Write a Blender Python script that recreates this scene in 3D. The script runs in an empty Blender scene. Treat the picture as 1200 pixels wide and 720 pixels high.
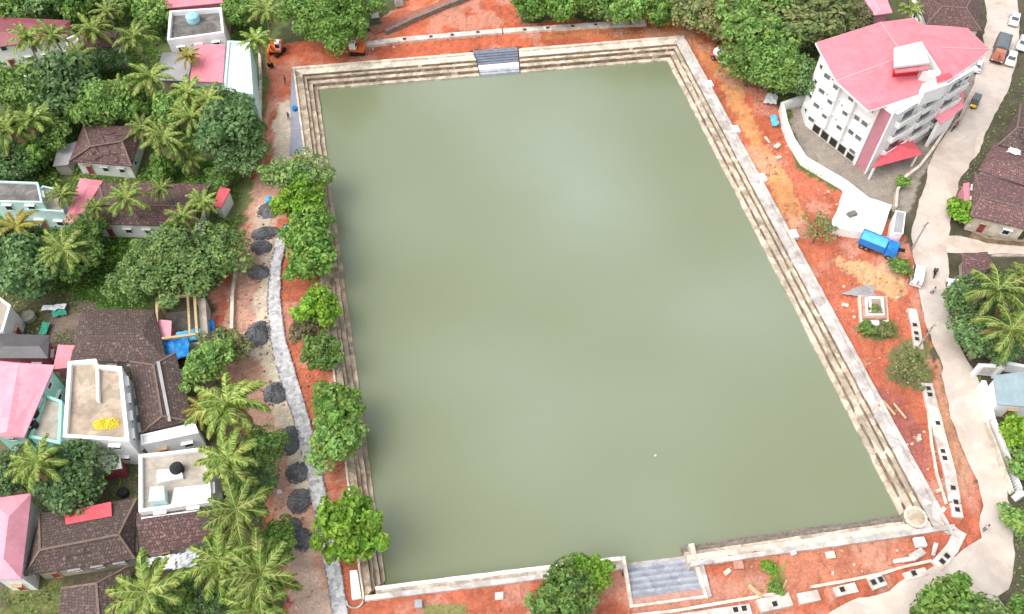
import bpy, math, random
import numpy as np
from mathutils import Vector, Matrix
from mathutils.geometry import tessellate_polygon

random.seed(7)
S = bpy.context.scene
COL = S.collection
R = math.radians

# ------------------------------------------------------------------ camera
PITCH, FOC, CAMH = 54.0, 1000.0, 100.0
cd = bpy.data.cameras.new('camera'); cam = bpy.data.objects.new('camera', cd); COL.objects.link(cam)
cam.location = (0, 0, CAMH); cam.rotation_euler = (R(90 - PITCH), 0, 0)
cd.sensor_width = 36; cd.lens = 36 * FOC / 1200; cd.clip_end = 8000; cd.clip_start = 0.5
S.camera = cam
# ------------------------------------------------------------------ sky, sun, exposure
SUN_EL, SUN_AZ = 60, -118      # azimuth from +Y, clockwise
w = bpy.data.worlds.new('World'); S.world = w; w.use_nodes = True
nt = w.node_tree; nt.nodes.clear()
sky = nt.nodes.new('ShaderNodeTexSky'); sky.sky_type = 'NISHITA'; sky.sun_disc = False
sky.sun_elevation = R(SUN_EL); sky.sun_rotation = R(SUN_AZ); sky.air_density = 1.0; sky.dust_density = 4.0
hs = nt.nodes.new('ShaderNodeHueSaturation'); hs.inputs['Saturation'].default_value = 0.30
bg = nt.nodes.new('ShaderNodeBackground'); bg.inputs['Strength'].default_value = 0.15
wo = nt.nodes.new('ShaderNodeOutputWorld')
nt.links.new(sky.outputs[0], hs.inputs['Color']); nt.links.new(hs.outputs[0], bg.inputs[0]); nt.links.new(bg.outputs[0], wo.inputs[0])
sd = bpy.data.lights.new('sun', 'SUN'); sun = bpy.data.objects.new('sun', sd); COL.objects.link(sun)
sd.energy = 0.65; sd.angle = R(60); sd.color = (1.0, 0.955, 0.89)
el, az = R(SUN_EL), R(SUN_AZ)
sdir = Vector((math.sin(az) * math.cos(el), math.cos(az) * math.cos(el), math.sin(el)))
sun.rotation_euler = sdir.to_track_quat('Z', 'Y').to_euler()
sun.location = (0, 60, 120)
S.view_settings.view_transform = 'Standard'; S.view_settings.look = 'None'
S.view_settings.gamma = 1; S.view_settings.use_curve_mapping = False
S.view_settings.exposure = 1.0
S.render.filter_size = 1.8

# ------------------------------------------------------------------ helpers
_a = R(90 - PITCH); _c, _s = math.cos(_a), math.sin(_a)
def P(px, py, z=0.0):
    """ground position of a point of the survey picture (1200 x 720) at height z"""
    x = (px - 600) / FOC; y = (360 - py) / FOC
    wy = y * _c + _s; wz = y * _s - _c
    t = (z - CAMH) / wz
    return Vector((x * t, wy * t, z))
def PPM(px, py, z=0.0):
    return FOC / ((P(px, py, z) - Vector((0, 0, CAMH))).length) * 1.0

class MB:
    def __init__(s): s.v = []; s.f = []; s.uv = []
    def face(s, pts, uv=None):
        i = len(s.v); s.v += [tuple(p) for p in pts]; s.f.append(tuple(range(i, i + len(pts)))); s.uv.append(uv)
    def mesh(s, v, f):
        i = len(s.v); s.v += [tuple(p) for p in v]
        for q in f: s.f.append(tuple(i + k for k in q)); s.uv.append(None)
    def box(s, c, d, rz=0, top=1.0):
        hx, hy, hz = d[0] / 2, d[1] / 2, d[2] / 2
        vs = []
        for z, k in ((-hz, 1), (hz, top)):
            for x, y in ((-hx, -hy), (hx, -hy), (hx, hy), (-hx, hy)):
                x *= k; y *= k
                vs.append((c[0] + x * math.cos(rz) - y * math.sin(rz), c[1] + x * math.sin(rz) + y * math.cos(rz), c[2] + z))
        s.mesh(vs, [(3, 2, 1, 0), (4, 5, 6, 7), (0, 1, 5, 4), (1, 2, 6, 5), (2, 3, 7, 6), (3, 0, 4, 7)])
        return s
    def bar(s, a, b, wd, ht):
        """box between two points (any direction), width wd, height ht, centred"""
        a = Vector(a); b = Vector(b); d = (b - a).normalized()
        up = Vector((0, 0, 1)) if abs(d.z) < .95 else Vector((0, 1, 0))
        r = d.cross(up).normalized() * wd / 2; u = r.cross(d).normalized() * ht / 2
        vs = [a - r - u, a + r - u, a + r + u, a - r + u, b - r - u, b + r - u, b + r + u, b - r + u]
        s.mesh(vs, [(0, 1, 2, 3), (7, 6, 5, 4), (0, 4, 5, 1), (1, 5, 6, 2), (2, 6, 7, 3), (3, 7, 4, 0)])
        return s
    def prism(s, pts, z0, z1):
        """vertical prism of a flat polygon; z1 may be one height or one per point"""
        p = [Vector((q[0], q[1], 0)) for q in pts]
        if area(p) < 0: p.reverse(); z1 = z1[::-1] if isinstance(z1, (list, tuple)) else z1
        n = len(p); zz = z1 if isinstance(z1, (list, tuple)) else [z1] * n
        lo = [(q.x, q.y, z0) for q in p]; hi = [(q.x, q.y, zz[i]) for i, q in enumerate(p)]
        for i in range(n):
            j = (i + 1) % n; s.face([lo[i], lo[j], hi[j], hi[i]])
        for t in tessellate_polygon([p]):
            a, b, c = t
            if area([p[a], p[b], p[c]]) < 0: b, c = c, b
            s.face([hi[a], hi[b], hi[c]]); s.face([lo[c], lo[b], lo[a]])
        return s
    def tube(s, pts, rad, n=8, cap=True):
        pts = [Vector(p) for p in pts]; rings = []; i0 = len(s.v)
        for i, p in enumerate(pts):
            d = (pts[min(i + 1, len(pts) - 1)] - pts[max(i - 1, 0)]).normalized()
            up = Vector((0, 0, 1)) if abs(d.z) < .9 else Vector((1, 0, 0))
            a = d.cross(up).normalized(); b = d.cross(a)
            r = rad[i] if isinstance(rad, (list, tuple)) else rad
            s.v += [tuple(p + (a * math.cos(2 * math.pi * k / n) + b * math.sin(2 * math.pi * k / n)) * r) for k in range(n)]
        for i in range(len(pts) - 1):
            for k in range(n):
                k2 = (k + 1) % n
                s.f.append((i0 + i * n + k, i0 + i * n + k2, i0 + (i + 1) * n + k2, i0 + (i + 1) * n + k)); s.uv.append(None)
        if cap:
            s.f.append(tuple(i0 + k for k in range(n))[::-1]); s.uv.append(None)
            s.f.append(tuple(i0 + (len(pts) - 1) * n + k for k in range(n))); s.uv.append(None)
        return s
    def build(s, name, mat, parent=None, label=None, smooth=False, bevel=0, objmat=None):
        o0 = wloc(parent) if parent is not None else Vector((0, 0, 0))
        me = bpy.data.meshes.new(name)
        vs = [(v[0] - o0.x, v[1] - o0.y, v[2] - o0.z) for v in s.v]
        me.from_pydata(vs, [], s.f)
        if any(u for u in s.uv):
            ul = me.uv_layers.new(name='UVMap')
            for p, u in zip(me.polygons, s.uv):
                if u:
                    for li, q in zip(p.loop_indices, u): ul.data[li].uv = q
        me.materials.append(mat); me.update()
        if smooth: me.polygons.foreach_set('use_smooth', [True] * len(me.polygons))
        o = bpy.data.objects.new(name, me); COL.objects.link(o)
        if parent is not None: o.parent = parent
        if label: o['label'] = label
        if bevel:
            b = o.modifiers.new('bevel', 'BEVEL'); b.width = bevel; b.segments = 2; b.limit_method = 'ANGLE'
        return o
_wl = {}
def wloc(o):
    if o.name in _wl: return _wl[o.name]
    return Vector(o.location) + (wloc(o.parent) if o.parent else Vector((0, 0, 0)))
def area(p):
    return sum(p[i][0] * p[(i + 1) % len(p)][1] - p[(i + 1) % len(p)][0] * p[i][1] for i in range(len(p))) / 2
def tag(o, label=None, cat=None, group=None, kind=None):
    if label: o['label'] = label
    if cat: o['category'] = cat
    if group: o['group'] = group
    if kind: o['kind'] = kind
    return o
def T(name, label, cat, loc=(0, 0, 0), group=None, rz=0):
    o = bpy.data.objects.new(name, None); COL.objects.link(o); o.empty_display_size = .5
    o.location = loc; o.rotation_euler = (0, 0, rz)
    return tag(o, label, cat, group)
def copy_tree(o, parent=None):
    c = o.copy(); COL.objects.link(c); c.parent = parent
    for ch in list(o.children): copy_tree(ch, c)
    return c
def inset(pts, d):
    """inset a polygon (2D) by d"""
    p = [Vector((q[0], q[1])) for q in pts]
    sgn = 1 if area(p) > 0 else -1
    n = len(p); out = []
    for i in range(n):
        a, b, c = p[i - 1], p[i], p[(i + 1) % n]
        e1 = (b - a).normalized(); e2 = (c - b).normalized()
        n1 = Vector((-e1.y, e1.x)) * sgn; n2 = Vector((-e2.y, e2.x)) * sgn
        m = n1 + n2
        k = m.dot(n1)
        out.append(b + m * (d / max(k, .3)))
    return out

# ------------------------------------------------------------------ materials
def NM(name):
    m = bpy.data.materials.new(name); m.use_nodes = True
    nt = m.node_tree; b = nt.nodes['Principled BSDF']
    return m, nt, b
def ramp(nt, fac, stops):
    r = nt.nodes.new('ShaderNodeValToRGB'); nt.links.new(fac, r.inputs[0])
    els = r.color_ramp.elements
    while len(els) < len(stops): els.new(.5)
    for e, (p, c) in zip(els, stops): e.position = p; e.color = (*c, 1) if len(c) == 3 else c
    return r.outputs[0]
def noise(nt, vec, scale, detail=4, rough=.6, dist=0):
    n = nt.nodes.new('ShaderNodeTexNoise'); n.inputs['Scale'].default_value = scale; n.inputs['Detail'].default_value = detail
    n.inputs['Roughness'].default_value = rough; n.inputs['Distortion'].default_value = dist
    if vec is not None: nt.links.new(vec, n.inputs['Vector'])
    return n.outputs[0]
def mixc(nt, fac, a, b, mode='MIX'):
    m = nt.nodes.new('ShaderNodeMix'); m.data_type = 'RGBA'; m.blend_type = mode
    if isinstance(fac, float): m.inputs[0].default_value = fac
    else: nt.links.new(fac, m.inputs[0])
    for k, q in ((6, a), (7, b)):
        if isinstance(q, tuple): m.inputs[k].default_value = (*q, 1)
        else: nt.links.new(q, m.inputs[k])
    return m.outputs[2]
def pos(nt):
    return nt.nodes.new('ShaderNodeNewGeometry').outputs['Position']
def bump(nt, b, h, strength=.5, dist=.1):
    n = nt.nodes.new('ShaderNodeBump'); n.inputs['Strength'].default_value = strength; n.inputs['Distance'].default_value = dist
    nt.links.new(h, n.inputs['Height']); nt.links.new(n.outputs[0], b.inputs['Normal'])
def plain(name, col, rough=.7, var=.25, scale=1.5, dirt=None, dscale=.5, damt=.5, metal=0, bmp=0, spec=.3):
    """weathered paint/plaster/stone: fine variation plus stains"""
    m, nt, b = NM(name); p = pos(nt)
    lo = tuple(c * (1 - var) for c in col); hi = tuple(min(1, c * (1 + var * .6)) for c in col)
    n1 = noise(nt, p, scale, 6, .65)
    c = ramp(nt, n1, [(.3, lo), (.7, hi)])
    if dirt:
        n2 = noise(nt, p, dscale, 6, .7, .4)
        f = ramp(nt, n2, [(.62 - .25 * damt, (0, 0, 0)), (.75 - .1 * damt, (damt,) * 3)])
        c = mixc(nt, f, c, dirt)
    nt.links.new(c, b.inputs['Base Color']); b.inputs['Roughness'].default_value = rough; b.inputs['Metallic'].default_value = metal
    b.inputs['Specular IOR Level'].default_value = spec
    if bmp: bump(nt, b, noise(nt, p, scale * 4, 4), bmp, .05)
    return m
def uvn(nt):
    return nt.nodes.new('ShaderNodeTexCoord').outputs['UV']
def tile_mat(name, c1, c2, moss, mossamt=.5):
    m, nt, b = NM(name); p = pos(nt); uv = uvn(nt)
    br = nt.nodes.new('ShaderNodeTexBrick'); nt.links.new(uv, br.inputs['Vector'])
    br.inputs['Scale'].default_value = 1.0; br.inputs['Brick Width'].default_value = .34; br.inputs['Row Height'].default_value = .42
    br.inputs['Mortar Size'].default_value = .04; br.inputs['Color1'].default_value = (*c1, 1); br.inputs['Color2'].default_value = (*c2, 1)
    br.inputs['Mortar'].default_value = (*[x * .45 for x in c1], 1); br.inputs['Bias'].default_value = -.2
    n = noise(nt, p, .55, 6, .75, .5)
    f = ramp(nt, n, [(.5 - .2 * mossamt, (0, 0, 0)), (.72, (.8,) * 3)])
    c = mixc(nt, f, br.outputs[0], moss)
    n2 = noise(nt, p, 2.6, 3, .8)
    f2 = ramp(nt, n2, [(.55, (0, 0, 0)), (.66, (.7,) * 3)])
    c = mixc(nt, f2, c, tuple(min(1, x * 2.0 + .02) for x in c2))
    nt.links.new(c, b.inputs['Base Color']); b.inputs['Roughness'].default_value = .85; b.inputs['Specular IOR Level'].default_value = .2
    bump(nt, b, br.outputs['Fac'], -.5, .06)
    return m
def sheet_mat(name, col, dirt, amt=.35, pitch=.8, rough=.45):
    m, nt, b = NM(name); p = pos(nt); uv = uvn(nt)
    sp = nt.nodes.new('ShaderNodeSeparateXYZ'); nt.links.new(uv, sp.inputs[0])
    def seam(sock, per, wd):
        a = nt.nodes.new('ShaderNodeMath'); a.operation = 'DIVIDE'; nt.links.new(sock, a.inputs[0]); a.inputs[1].default_value = per
        f = nt.nodes.new('ShaderNodeMath'); f.operation = 'FRACT'; nt.links.new(a.outputs[0], f.inputs[0])
        l = nt.nodes.new('ShaderNodeMath'); l.operation = 'LESS_THAN'; nt.links.new(f.outputs[0], l.inputs[0]); l.inputs[1].default_value = wd
        return l.outputs[0], f.outputs[0]
    s1, fr = seam(sp.outputs[0], pitch, .1); s2, _ = seam(sp.outputs[1], 3.1, .02)
    n = noise(nt, p, .35, 6, .7, .3)
    c = ramp(nt, n, [(.32, tuple(x * .8 for x in col)), (.7, tuple(min(1, x * 1.12) for x in col))])
    c = mixc(nt, ramp(nt, noise(nt, p, .8, 7, .75, .6), [(.52, (0, 0, 0)), (.75, (amt,) * 3)]), c, dirt)
    mm = nt.nodes.new('ShaderNodeMath'); mm.operation = 'MAXIMUM'; nt.links.new(s1, mm.inputs[0]); nt.links.new(s2, mm.inputs[1])
    f3 = ramp(nt, mm.outputs[0], [(0, (0, 0, 0)), (1, (.18,) * 3)])
    c = mixc(nt, f3, c, tuple(x * .55 for x in col))
    nt.links.new(c, b.inputs['Base Color']); b.inputs['Roughness'].default_value = rough; b.inputs['Specular IOR Level'].default_value = .35
    bump(nt, b, fr, .25, .04)
    return m
def leaf_mat(name, dark, light, old=None, oldamt=.08):
    m, nt, b = NM(name)
    g = nt.nodes.new('ShaderNodeNewGeometry'); oi = nt.nodes.new('ShaderNodeObjectInfo')
    stops = [(.0, dark), (.75, light)]
    c = ramp(nt, g.outputs['Random Per Island'], stops + ([(1 - oldamt, light), (1 - oldamt + .01, old)] if old else []))
    h = nt.nodes.new('ShaderNodeHueSaturation'); nt.links.new(c, h.inputs['Color'])
    mr = nt.nodes.new('ShaderNodeMapRange'); nt.links.new(oi.outputs['Random'], mr.inputs[0])
    mr.inputs[3].default_value = .9; mr.inputs[4].default_value = 1.4; nt.links.new(mr.outputs[0], h.inputs['Value'])
    mr2 = nt.nodes.new('ShaderNodeMapRange'); nt.links.new(noise(nt, pos(nt), .45, 2), mr2.inputs[0])
    mr2.inputs[1].default_value = .35; mr2.inputs[2].default_value = .65
    mr2.inputs[3].default_value = .485; mr2.inputs[4].default_value = .515; nt.links.new(mr2.outputs[0], h.inputs['Hue'])
    nt.links.new(h.outputs[0], b.inputs['Base Color']); b.inputs['Roughness'].default_value = .5; b.inputs['Specular IOR Level'].default_value = .35
    tr = nt.nodes.new('ShaderNodeBsdfTranslucent'); nt.links.new(h.outputs[0], tr.inputs[0])
    mx = nt.nodes.new('ShaderNodeMixShader'); mx.inputs[0].default_value = .38
    nt.links.new(b.outputs[0], mx.inputs[1]); nt.links.new(tr.outputs[0], mx.inputs[2])
    nt.links.new(mx.outputs[0], nt.nodes['Material Output'].inputs[0])
    return m
M = {}
M['white'] = plain('white_plaster', (.78, .78, .76), .7, .08, 2, (.42, .41, .38), .5, .45)
M['clean_white'] = plain('white_paint', (.8, .8, .79), .6, .05, 2, (.5, .49, .46), .35, .3)
M['aqua'] = plain('pale_aqua_plaster', (.55, .76, .74), .7, .1, 2, (.4, .45, .42), .5, .4)
M['mint'] = plain('mint_plaster', (.33, .62, .54), .7, .12, 2, (.3, .35, .32), .5, .4)
M['drainconc'] = plain('dull_drain_concrete', (.62, .58, .53), .85, .2, 1.3, (.42, .25, .18), .7, .7, bmp=.2)
M['cream'] = plain('cream_limewash', (.68, .6, .5), .8, .15, 1.6, (.36, .28, .2), .7, .5, bmp=.2)
M['pinkwall'] = plain('pink_plaster', (.5, .2, .25), .7, .1, 2, (.4, .28, .28), .6, .3)
M['maroonwall'] = plain('maroon_paint', (.3, .06, .08), .6, .15, 2)
M['redpaint'] = plain('red_paint', (.55, .03, .04), .5, .15, 2)
M['concrete'] = plain('weathered_concrete', (.42, .38, .32), .85, .22, .9, (.2, .16, .12), .4, .6, bmp=.2)
M['slab'] = plain('terrace_concrete', (.44, .36, .28), .9, .25, .7, (.2, .14, .1), .35, .7, bmp=.2)
M['darkslab'] = plain('stained_dark_concrete', (.15, .14, .13), .85, .4, .8, (.3, .27, .25), .5, .6)
M['greysheet'] = sheet_mat('grey_metal_sheet', (.36, .35, .36), (.3, .24, .2), .5)
M['darksheet'] = sheet_mat('dark_metal_sheet', (.1, .095, .1), (.2, .16, .14), .5)
M['pinksheet'] = sheet_mat('pink_metal_sheet', (.72, .23, .28), (.66, .38, .4), .6)
M['palepink'] = sheet_mat('faded_pink_metal_sheet', (.73, .31, .375), (.72, .44, .47), .55)
M['redsheet'] = sheet_mat('red_metal_sheet', (.62, .1, .12), (.6, .2, .22), .35)
M['maroonsheet'] = sheet_mat('maroon_metal_sheet', (.27, .08, .1), (.36, .16, .15), .5)
M['bluesheet'] = sheet_mat('blue_grey_metal_sheet', (.3, .39, .42), (.3, .34, .34), .5)
M['whitesheet'] = sheet_mat('white_metal_sheet', (.74, .74, .74), (.5, .47, .44), .4)
M['tile'] = tile_mat('brown_clay_tile', (.12, .07, .066), (.19, .11, .1), (.075, .058, .054), .45)
M['tiledark'] = tile_mat('dark_mossy_clay_tile', (.1, .068, .062), (.15, .1, .088), (.07, .06, .05), .6)
M['tilered'] = tile_mat('reddish_clay_tile', (.16, .088, .086), (.22, .125, .118), (.1, .07, .068), .4)
M['ridge'] = plain('weathered_ridge_mortar', (.19, .135, .105), .9, .3, 2)
M['glass'] = plain('window_glass', (.035, .04, .045), .15, .3, 1, spec=.6)
M['paleglass'] = plain('curtained_glass', (.15, .16, .165), .25, .35, .8, spec=.5)
M['void'] = plain('unlit_interior', (.03, .028, .026), .9, .3, 1)
M['stone'] = plain('laterite_stone', (.34, .27, .2), .9, .35, 1.2, (.14, .1, .07), .8, .6, bmp=.4)
M['rubble'] = plain('dark_rubble_stone', (.24, .2, .17), .95, .45, 2.2, (.09, .075, .06), 1.2, .6, bmp=.6)
M['step'] = plain('pale_lime_washed_stone', (.63, .55, .45), .85, .28, 1.1, (.22, .15, .095), .55, .75, bmp=.3)
M['parapet'] = plain('whitish_coping_plaster', (.57, .53, .505), .85, .22, 1.1, (.32, .26, .21), .6, .75, bmp=.2)
M['oldstone'] = plain('brown_stained_limestone', (.56, .46, .35), .88, .3, .9, (.24, .16, .1), .5, .8, bmp=.4)
M['riser'] = plain('dark_shaded_stone', (.25, .185, .12), .9, .4, 1.4, (.4, .32, .23), 1.0, .6, bmp=.4)  # shade of the step fronts put into the colour; dark walls share it
M['ghat'] = plain('blue_grey_granite', (.36, .38, .43), .75, .22, 1.2, (.5, .49, .48), .8, .5)
M['ghatmid'] = plain('shaded_granite', (.27, .29, .34), .75, .25, 1.2, (.42, .42, .42), .8, .4)  # darker copy of the step stone, painted in place of shading between treads
M['ghatdark'] = plain('dark_grey_granite', (.17, .19, .24), .7, .25, 1.2, (.3, .3, .33), .8, .4)
M['brickpink'] = plain('pinkish_brick', (.45, .24, .18), .85, .25, 2, (.5, .4, .33), .8, .5)
M['bark'] = plain('tree_bark', (.14, .11, .085), .9, .4, 3, bmp=.4)
M['palmbark'] = plain('palm_bark', (.27, .23, .19), .9, .3, 4, bmp=.4)
M['gravel'] = plain('grey_crushed_gravel', (.19, .19, .205), .95, .5, 5.5, (.085, .085, .09), .8, .6, bmp=.9)
M['black'] = plain('black_rubber', (.02, .02, .021), .6, .2, 3)
M['chrome'] = plain('grey_metal', (.4, .4, .41), .35, .1, 3, metal=.8)
M['carwhite'] = plain('white_car_paint', (.78, .79, .8), .25, .03, 2, spec=.6)
M['orange'] = plain('orange_machine_paint', (.7, .16, .035), .5, .12, 3, (.3, .12, .06), 1.5, .4)
M['redcab'] = plain('faded_red_truck_paint', (.45, .17, .11), .5, .15, 3, (.5, .32, .25), 1.5, .4)
M['yellow'] = plain('yellow_paint', (.75, .5, .03), .45, .1, 3)
M['blue'] = plain('blue_paint', (.03, .2, .55), .5, .2, 2)
M['cyan'] = plain('cyan_tarpaulin', (.1, .45, .68), .5, .2, 1.5, (.25, .5, .65), .8, .5)
M['bluetarp'] = plain('bright_blue_tarpaulin', (.02, .2, .58), .45, .25, 1.2, (.05, .38, .68), .6, .6)
M['whitetarp'] = plain('white_tarpaulin', (.75, .76, .78), .5, .12, 1.2, (.5, .52, .54), .6, .5)
M['greenmat'] = plain('green_tarpaulin', (.05, .32, .22), .6, .2, 1.2)
M['wood'] = plain('pale_timber', (.5, .36, .2), .8, .25, 3)
M['skin'] = plain('skin', (.25, .14, .09), .6, .05, 3)
M['hair'] = plain('black_hair', (.015, .012, .01), .5, .1, 3)
M['purple'] = plain('purple_cloth', (.13, .05, .25), .8, .15, 3)
M['darkcloth'] = plain('dark_trousers', (.04, .045, .06), .8, .15, 3)
M['paleshirt'] = plain('pale_shirt', (.6, .6, .58), .8, .1, 3)
M['greybed'] = plain('grey_tarpaulin', (.13, .155, .17), .7, .2, 2, (.2, .22, .22), 1, .4)
M['lampglass'] = plain('headlight_glass', (.75, .75, .7), .15, .02, 3, spec=.6)
M['hedge'] = plain('yellow_flowers', (.7, .5, .03), .7, .2, 3)
def blocks(m, scale, lo=.72, hi=1.18):
    """individual stones: each cell of the masonry has its own tone"""
    nt = m.node_tree; b = nt.nodes['Principled BSDF']; src = b.inputs['Base Color'].links[0].from_socket
    v = nt.nodes.new('ShaderNodeTexVoronoi'); v.inputs['Scale'].default_value = scale; nt.links.new(pos(nt), v.inputs['Vector'])
    sp = nt.nodes.new('ShaderNodeSeparateXYZ'); nt.links.new(v.outputs['Color'], sp.inputs[0])
    k = ramp(nt, sp.outputs[0], [(0, (lo,) * 3), (1, (hi, hi * .99, hi * .97))])
    nt.links.new(mixc(nt, 1.0, src, k, 'MULTIPLY'), b.inputs['Base Color'])
for k_, s_, l_ in (('step', .9, .66), ('oldstone', .9, .6), ('cream', .8, .74), ('parapet', .7, .74), ('riser', 1.2, .6), ('drainconc', .6, .8), ('ghat', .9, .8), ('ghatmid', .9, .8), ('white', .35, .9), ('slab', .5, .85), ('darkslab', .5, .7)): blocks(M[k_], s_, l_)
# foliage
M['lf_mid'] = leaf_mat('mid_green_leaves', (.07, .145, .035), (.25, .39, .095))
M['lf_bright'] = leaf_mat('bright_green_leaves', (.065, .16, .015), (.27, .44, .05))
M['lf_fresh'] = leaf_mat('fresh_green_leaves', (.065, .15, .028), (.23, .38, .075))
M['lf_dark'] = leaf_mat('dark_green_leaves', (.055, .12, .042), (.19, .3, .11))
M['lf_olive'] = leaf_mat('olive_leaves', (.085, .12, .04), (.25, .31, .11), (.34, .29, .13), .12)
M['lf_rain'] = leaf_mat('fine_soft_green_leaves', (.085, .155, .042), (.25, .365, .115))
M['lf_pale'] = leaf_mat('pale_yellowish_leaves', (.11, .13, .04), (.26, .27, .1), (.36, .32, .16), .15)
M['lf_brown'] = leaf_mat('brownish_leaves', (.13, .11, .055), (.27, .25, .13))
M['palm'] = leaf_mat('palm_fronds', (.06, .12, .02), (.31, .43, .09), (.5, .48, .17), .18)
M['palmyellow'] = leaf_mat('yellow_palm_fronds', (.15, .15, .025), (.4, .36, .07), (.5, .36, .1), .2)
M['deadfrond'] = leaf_mat('dry_brown_fronds', (.2, .13, .06), (.38, .27, .12))
M['rachis'] = plain('frond_midrib', (.37, .43, .14), .6, .2, 2)
M['grass'] = leaf_mat('grass_blades', (.05, .12, .02), (.15, .29, .05))

# ------------------------------------------------------------------ numpy helpers for the ground
rng = np.random.default_rng(3)
_G = rng.random((256, 256))
def vnoise(x, y, sc, seed=0):
    x = x / sc + seed * 17.3 + 1000; y = y / sc + seed * 9.7 + 1000
    xi = np.floor(x).astype(int); yi = np.floor(y).astype(int); fx = x - xi; fy = y - yi
    fx = fx * fx * (3 - 2 * fx); fy = fy * fy * (3 - 2 * fy)
    g = lambda a, b: _G[a % 256, b % 256]
    return (g(xi, yi) * (1 - fx) + g(xi + 1, yi) * fx) * (1 - fy) + (g(xi, yi + 1) * (1 - fx) + g(xi + 1, yi + 1) * fx) * fy
def fbm(x, y, sc, seed=0, o=4):
    t = 0; a = .5; n = 0
    for i in range(o): t = t + a * vnoise(x, y, sc / 2 ** i, seed + i); n += a; a *= .5
    return t / n
def inpoly(x, y, poly):
    r = np.zeros(x.shape, bool); n = len(poly)
    for i in range(n):
        x1, y1 = poly[i][0], poly[i][1]; x2, y2 = poly[(i + 1) % n][0], poly[(i + 1) % n][1]
        if y1 == y2: continue
        c = ((y1 > y) != (y2 > y)) & (x < (x2 - x1) * (y - y1) / (y2 - y1) + x1)
        r ^= c
    return r
def PX(pts, z=0): return [P(a, b, z) for a, b in pts]

# ================================================================== LARGE STRUCTURE
WZ = -2.0
Q = [P(*q, WZ) for q in ((373, 106), (782, 72), (1055, 606), (452, 681))]      # water line corners: NW NE SE SW
Q2 = [Vector((q.x, q.y)) for q in Q]
def ring(d): return inset(Q2, -d)
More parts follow.
